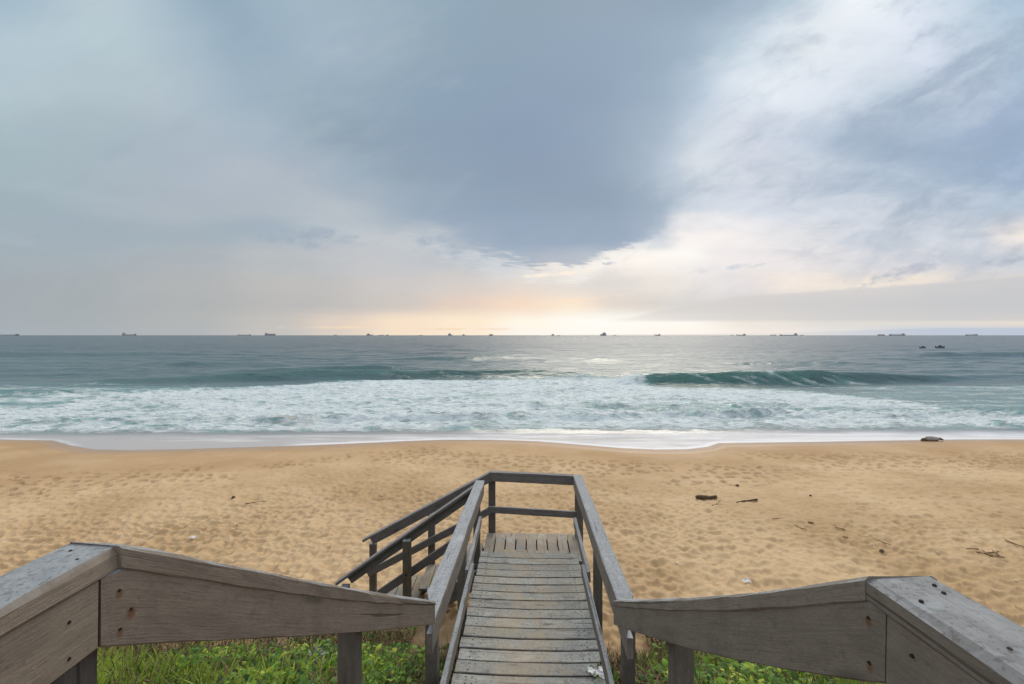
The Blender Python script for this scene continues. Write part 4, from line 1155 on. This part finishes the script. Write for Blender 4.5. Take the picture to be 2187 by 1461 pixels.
# grass
x, y, z = scatter(25000)
n = len(x); lu = lushness(x, y); cl = fbm(x*1.6, y*1.6, 3, 221)
L = (.05+.15*rng.random(n)**1.6)*(.25+1.5*cl)*(.6+.5*lu)
tint = np.clip(.10+.62*lu*(.55+.9*cl)+1.0*(fbm(x*3.5, y*3.5, 3, 223)-.5)+rng.normal(0, .15, n), 0, 1)
dry = rng.random(n) < .10+.35*(1-lu); tint[dry] = rng.uniform(0, .25, dry.sum())
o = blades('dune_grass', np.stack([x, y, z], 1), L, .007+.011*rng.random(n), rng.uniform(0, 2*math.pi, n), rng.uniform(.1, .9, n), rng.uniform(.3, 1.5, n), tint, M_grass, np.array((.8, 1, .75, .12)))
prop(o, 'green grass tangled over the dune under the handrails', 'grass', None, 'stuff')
# broad-leaved creeping cover, in patches
x, y, z = scatter(23000, lambda x, y: sstep(.38, .6, fbm(x*1.1+5, y*1.1, 3, 231))*(.25+.75*lushness(x, y)))
n = len(x); lu = lushness(x, y); cl = fbm(x*2.2, y*2.2, 3, 233)
o = blades('leafy_ground_cover', np.stack([x, y, z+.03+.20*rng.random(n)*(.4+cl)*(.5+.5*lu)], 1), .022+.062*rng.random(n)**2, .016+.044*rng.random(n)**2, rng.uniform(0, 2*math.pi, n), rng.uniform(.7, 1.6, n), rng.uniform(.0, .9, n),
           np.clip(.20+.50*cl*lu+.9*(fbm(x*4, y*4, 2, 235)-.5)+rng.normal(0, .2, n)+.12, 0, 1), M_leaf, np.array((.25, .9, 1, .7, .12)), rng.uniform(-.5, .5, n))
prop(o, 'broad green leaves creeping through the dune grass', 'ground cover', None, 'stuff')
# dry brown stems and litter
x, y, z = scatter(11000, lambda x, y: 1.0-.66*lushness(x, y))
n = len(x)
o = blades('dry_stems', np.stack([x, y, z+.005], 1), .08+.22*rng.random(n), .004+.004*rng.random(n), rng.uniform(0, 2*math.pi, n), rng.uniform(.5, 1.45, n), rng.uniform(-.3, .7, n), rng.random(n), M_dry, np.array((1, 1, .9, .4)))
prop(o, 'dry reddish brown stems at the foot of the dune beside the boardwalk', 'dry brush', None, 'stuff')

# flowering plants
m_pet, gp, bpq = material('white_petal'); gp.link(gp.mix(gp.noise(gp.new('ShaderNodeNewGeometry').outputs['Position'], 60).ss(.3, .7), (.78,.78,.80), (.88,.88,.86)), bpq.inputs['Base Color']); bpq.inputs['Roughness'].default_value = .6
def flower_plant(p, fl, label, nleaf=60, spread=.16, hgt=.18, tall=None):
    p = np.array(p); r = empty('flowering_plant', tuple(p), label, 'plant')
    n = nleaf; az = rng.uniform(0, 2*math.pi, n); rr = spread*np.sqrt(rng.random(n))
    base = p+np.stack([rr*np.cos(az), rr*np.sin(az), rng.random(n)*hgt*.7], 1)
    o = blades('foliage', base-p, .05+.05*rng.random(n), .014+.02*rng.random(n), az+rng.normal(0, .6, n), rng.uniform(.3, 1.3, n), rng.uniform(.2, .9, n), np.clip(rng.normal(.5, .2, n), 0, 1), M_leaf, np.array((.3, 1, .9, .1)))
    o.parent = r
    for q in fl:
        c = np.array(q)+np.array((0, -.02, .012)); V = []; Fc = []
        for k in range(5):
            t = 2*math.pi*k/5+random.uniform(-.2, .2); dd = np.array((math.cos(t), math.sin(t)*.85, math.sin(t)*.30+.25)); sd_ = np.array((-math.sin(t), math.cos(t)*.85, math.cos(t)*.30))
            R_ = random.uniform(.028, .038); i0 = len(V)
            V += [c, c+dd*R_*.5+sd_*R_*.42, c+dd*R_+sd_*R_*.2, c+dd*R_-sd_*R_*.2, c+dd*R_*.5-sd_*R_*.42]
            Fc.append((i0, i0+1, i0+2, i0+3, i0+4))
        mesh_obj('flower', V, Fc, m_pet, r)
        tube('stem', [c-np.array((0, -.004, .012)), (c+p)/2+np.array((.0, .0, .02)), p], .0022, M_dry if False else M_twig, r, 5, 0, 1)
fp = (.790, 3.93, 1.98)
flower_plant(fp, [P3(1262, 1432, 3.95), P3(1268, 1439, 3.94), P3(1279, 1436, 3.93), P3(1286, 1429, 3.94), P3(1290, 1437, 3.92), P3(1285, 1443, 3.92)], 'white flowering plant leaning over the right edge of the boardwalk', 110, .10, .11)
gz2 = float(ground_z(2.95, 4.35)[0])
flower_plant((2.95, 4.35, gz2), [P3(1735, 1450, 4.30), P3(1744, 1449, 4.30), P3(1748, 1455, 4.28)], 'small white-flowered plant in the grass under the right curved rail', 60, .14, .16)
gz3 = float(ground_z(-1.85, 4.3)[0])
M_silver = leaf_mat('silver_leaf', [(0, (.22,.27,.25)), (1, (.50,.56,.55))], .15)
sp_ = empty('silver_plant', (-1.85, 4.3, gz3), 'small silvery leaved plant in the grass left of the boardwalk', 'plant')
n = 26; az = rng.uniform(0, 2*math.pi, n)
o = blades('foliage', np.stack([.03*np.cos(az), .03*np.sin(az), .05+.12*rng.random(n)], 1), .06+.05*rng.random(n), .016+.01*rng.random(n), az, rng.uniform(.2, 1.1, n), rng.uniform(.1, .6, n), rng.random(n), M_silver, np.array((.4, 1, .8, .1)))
o.parent = sp_
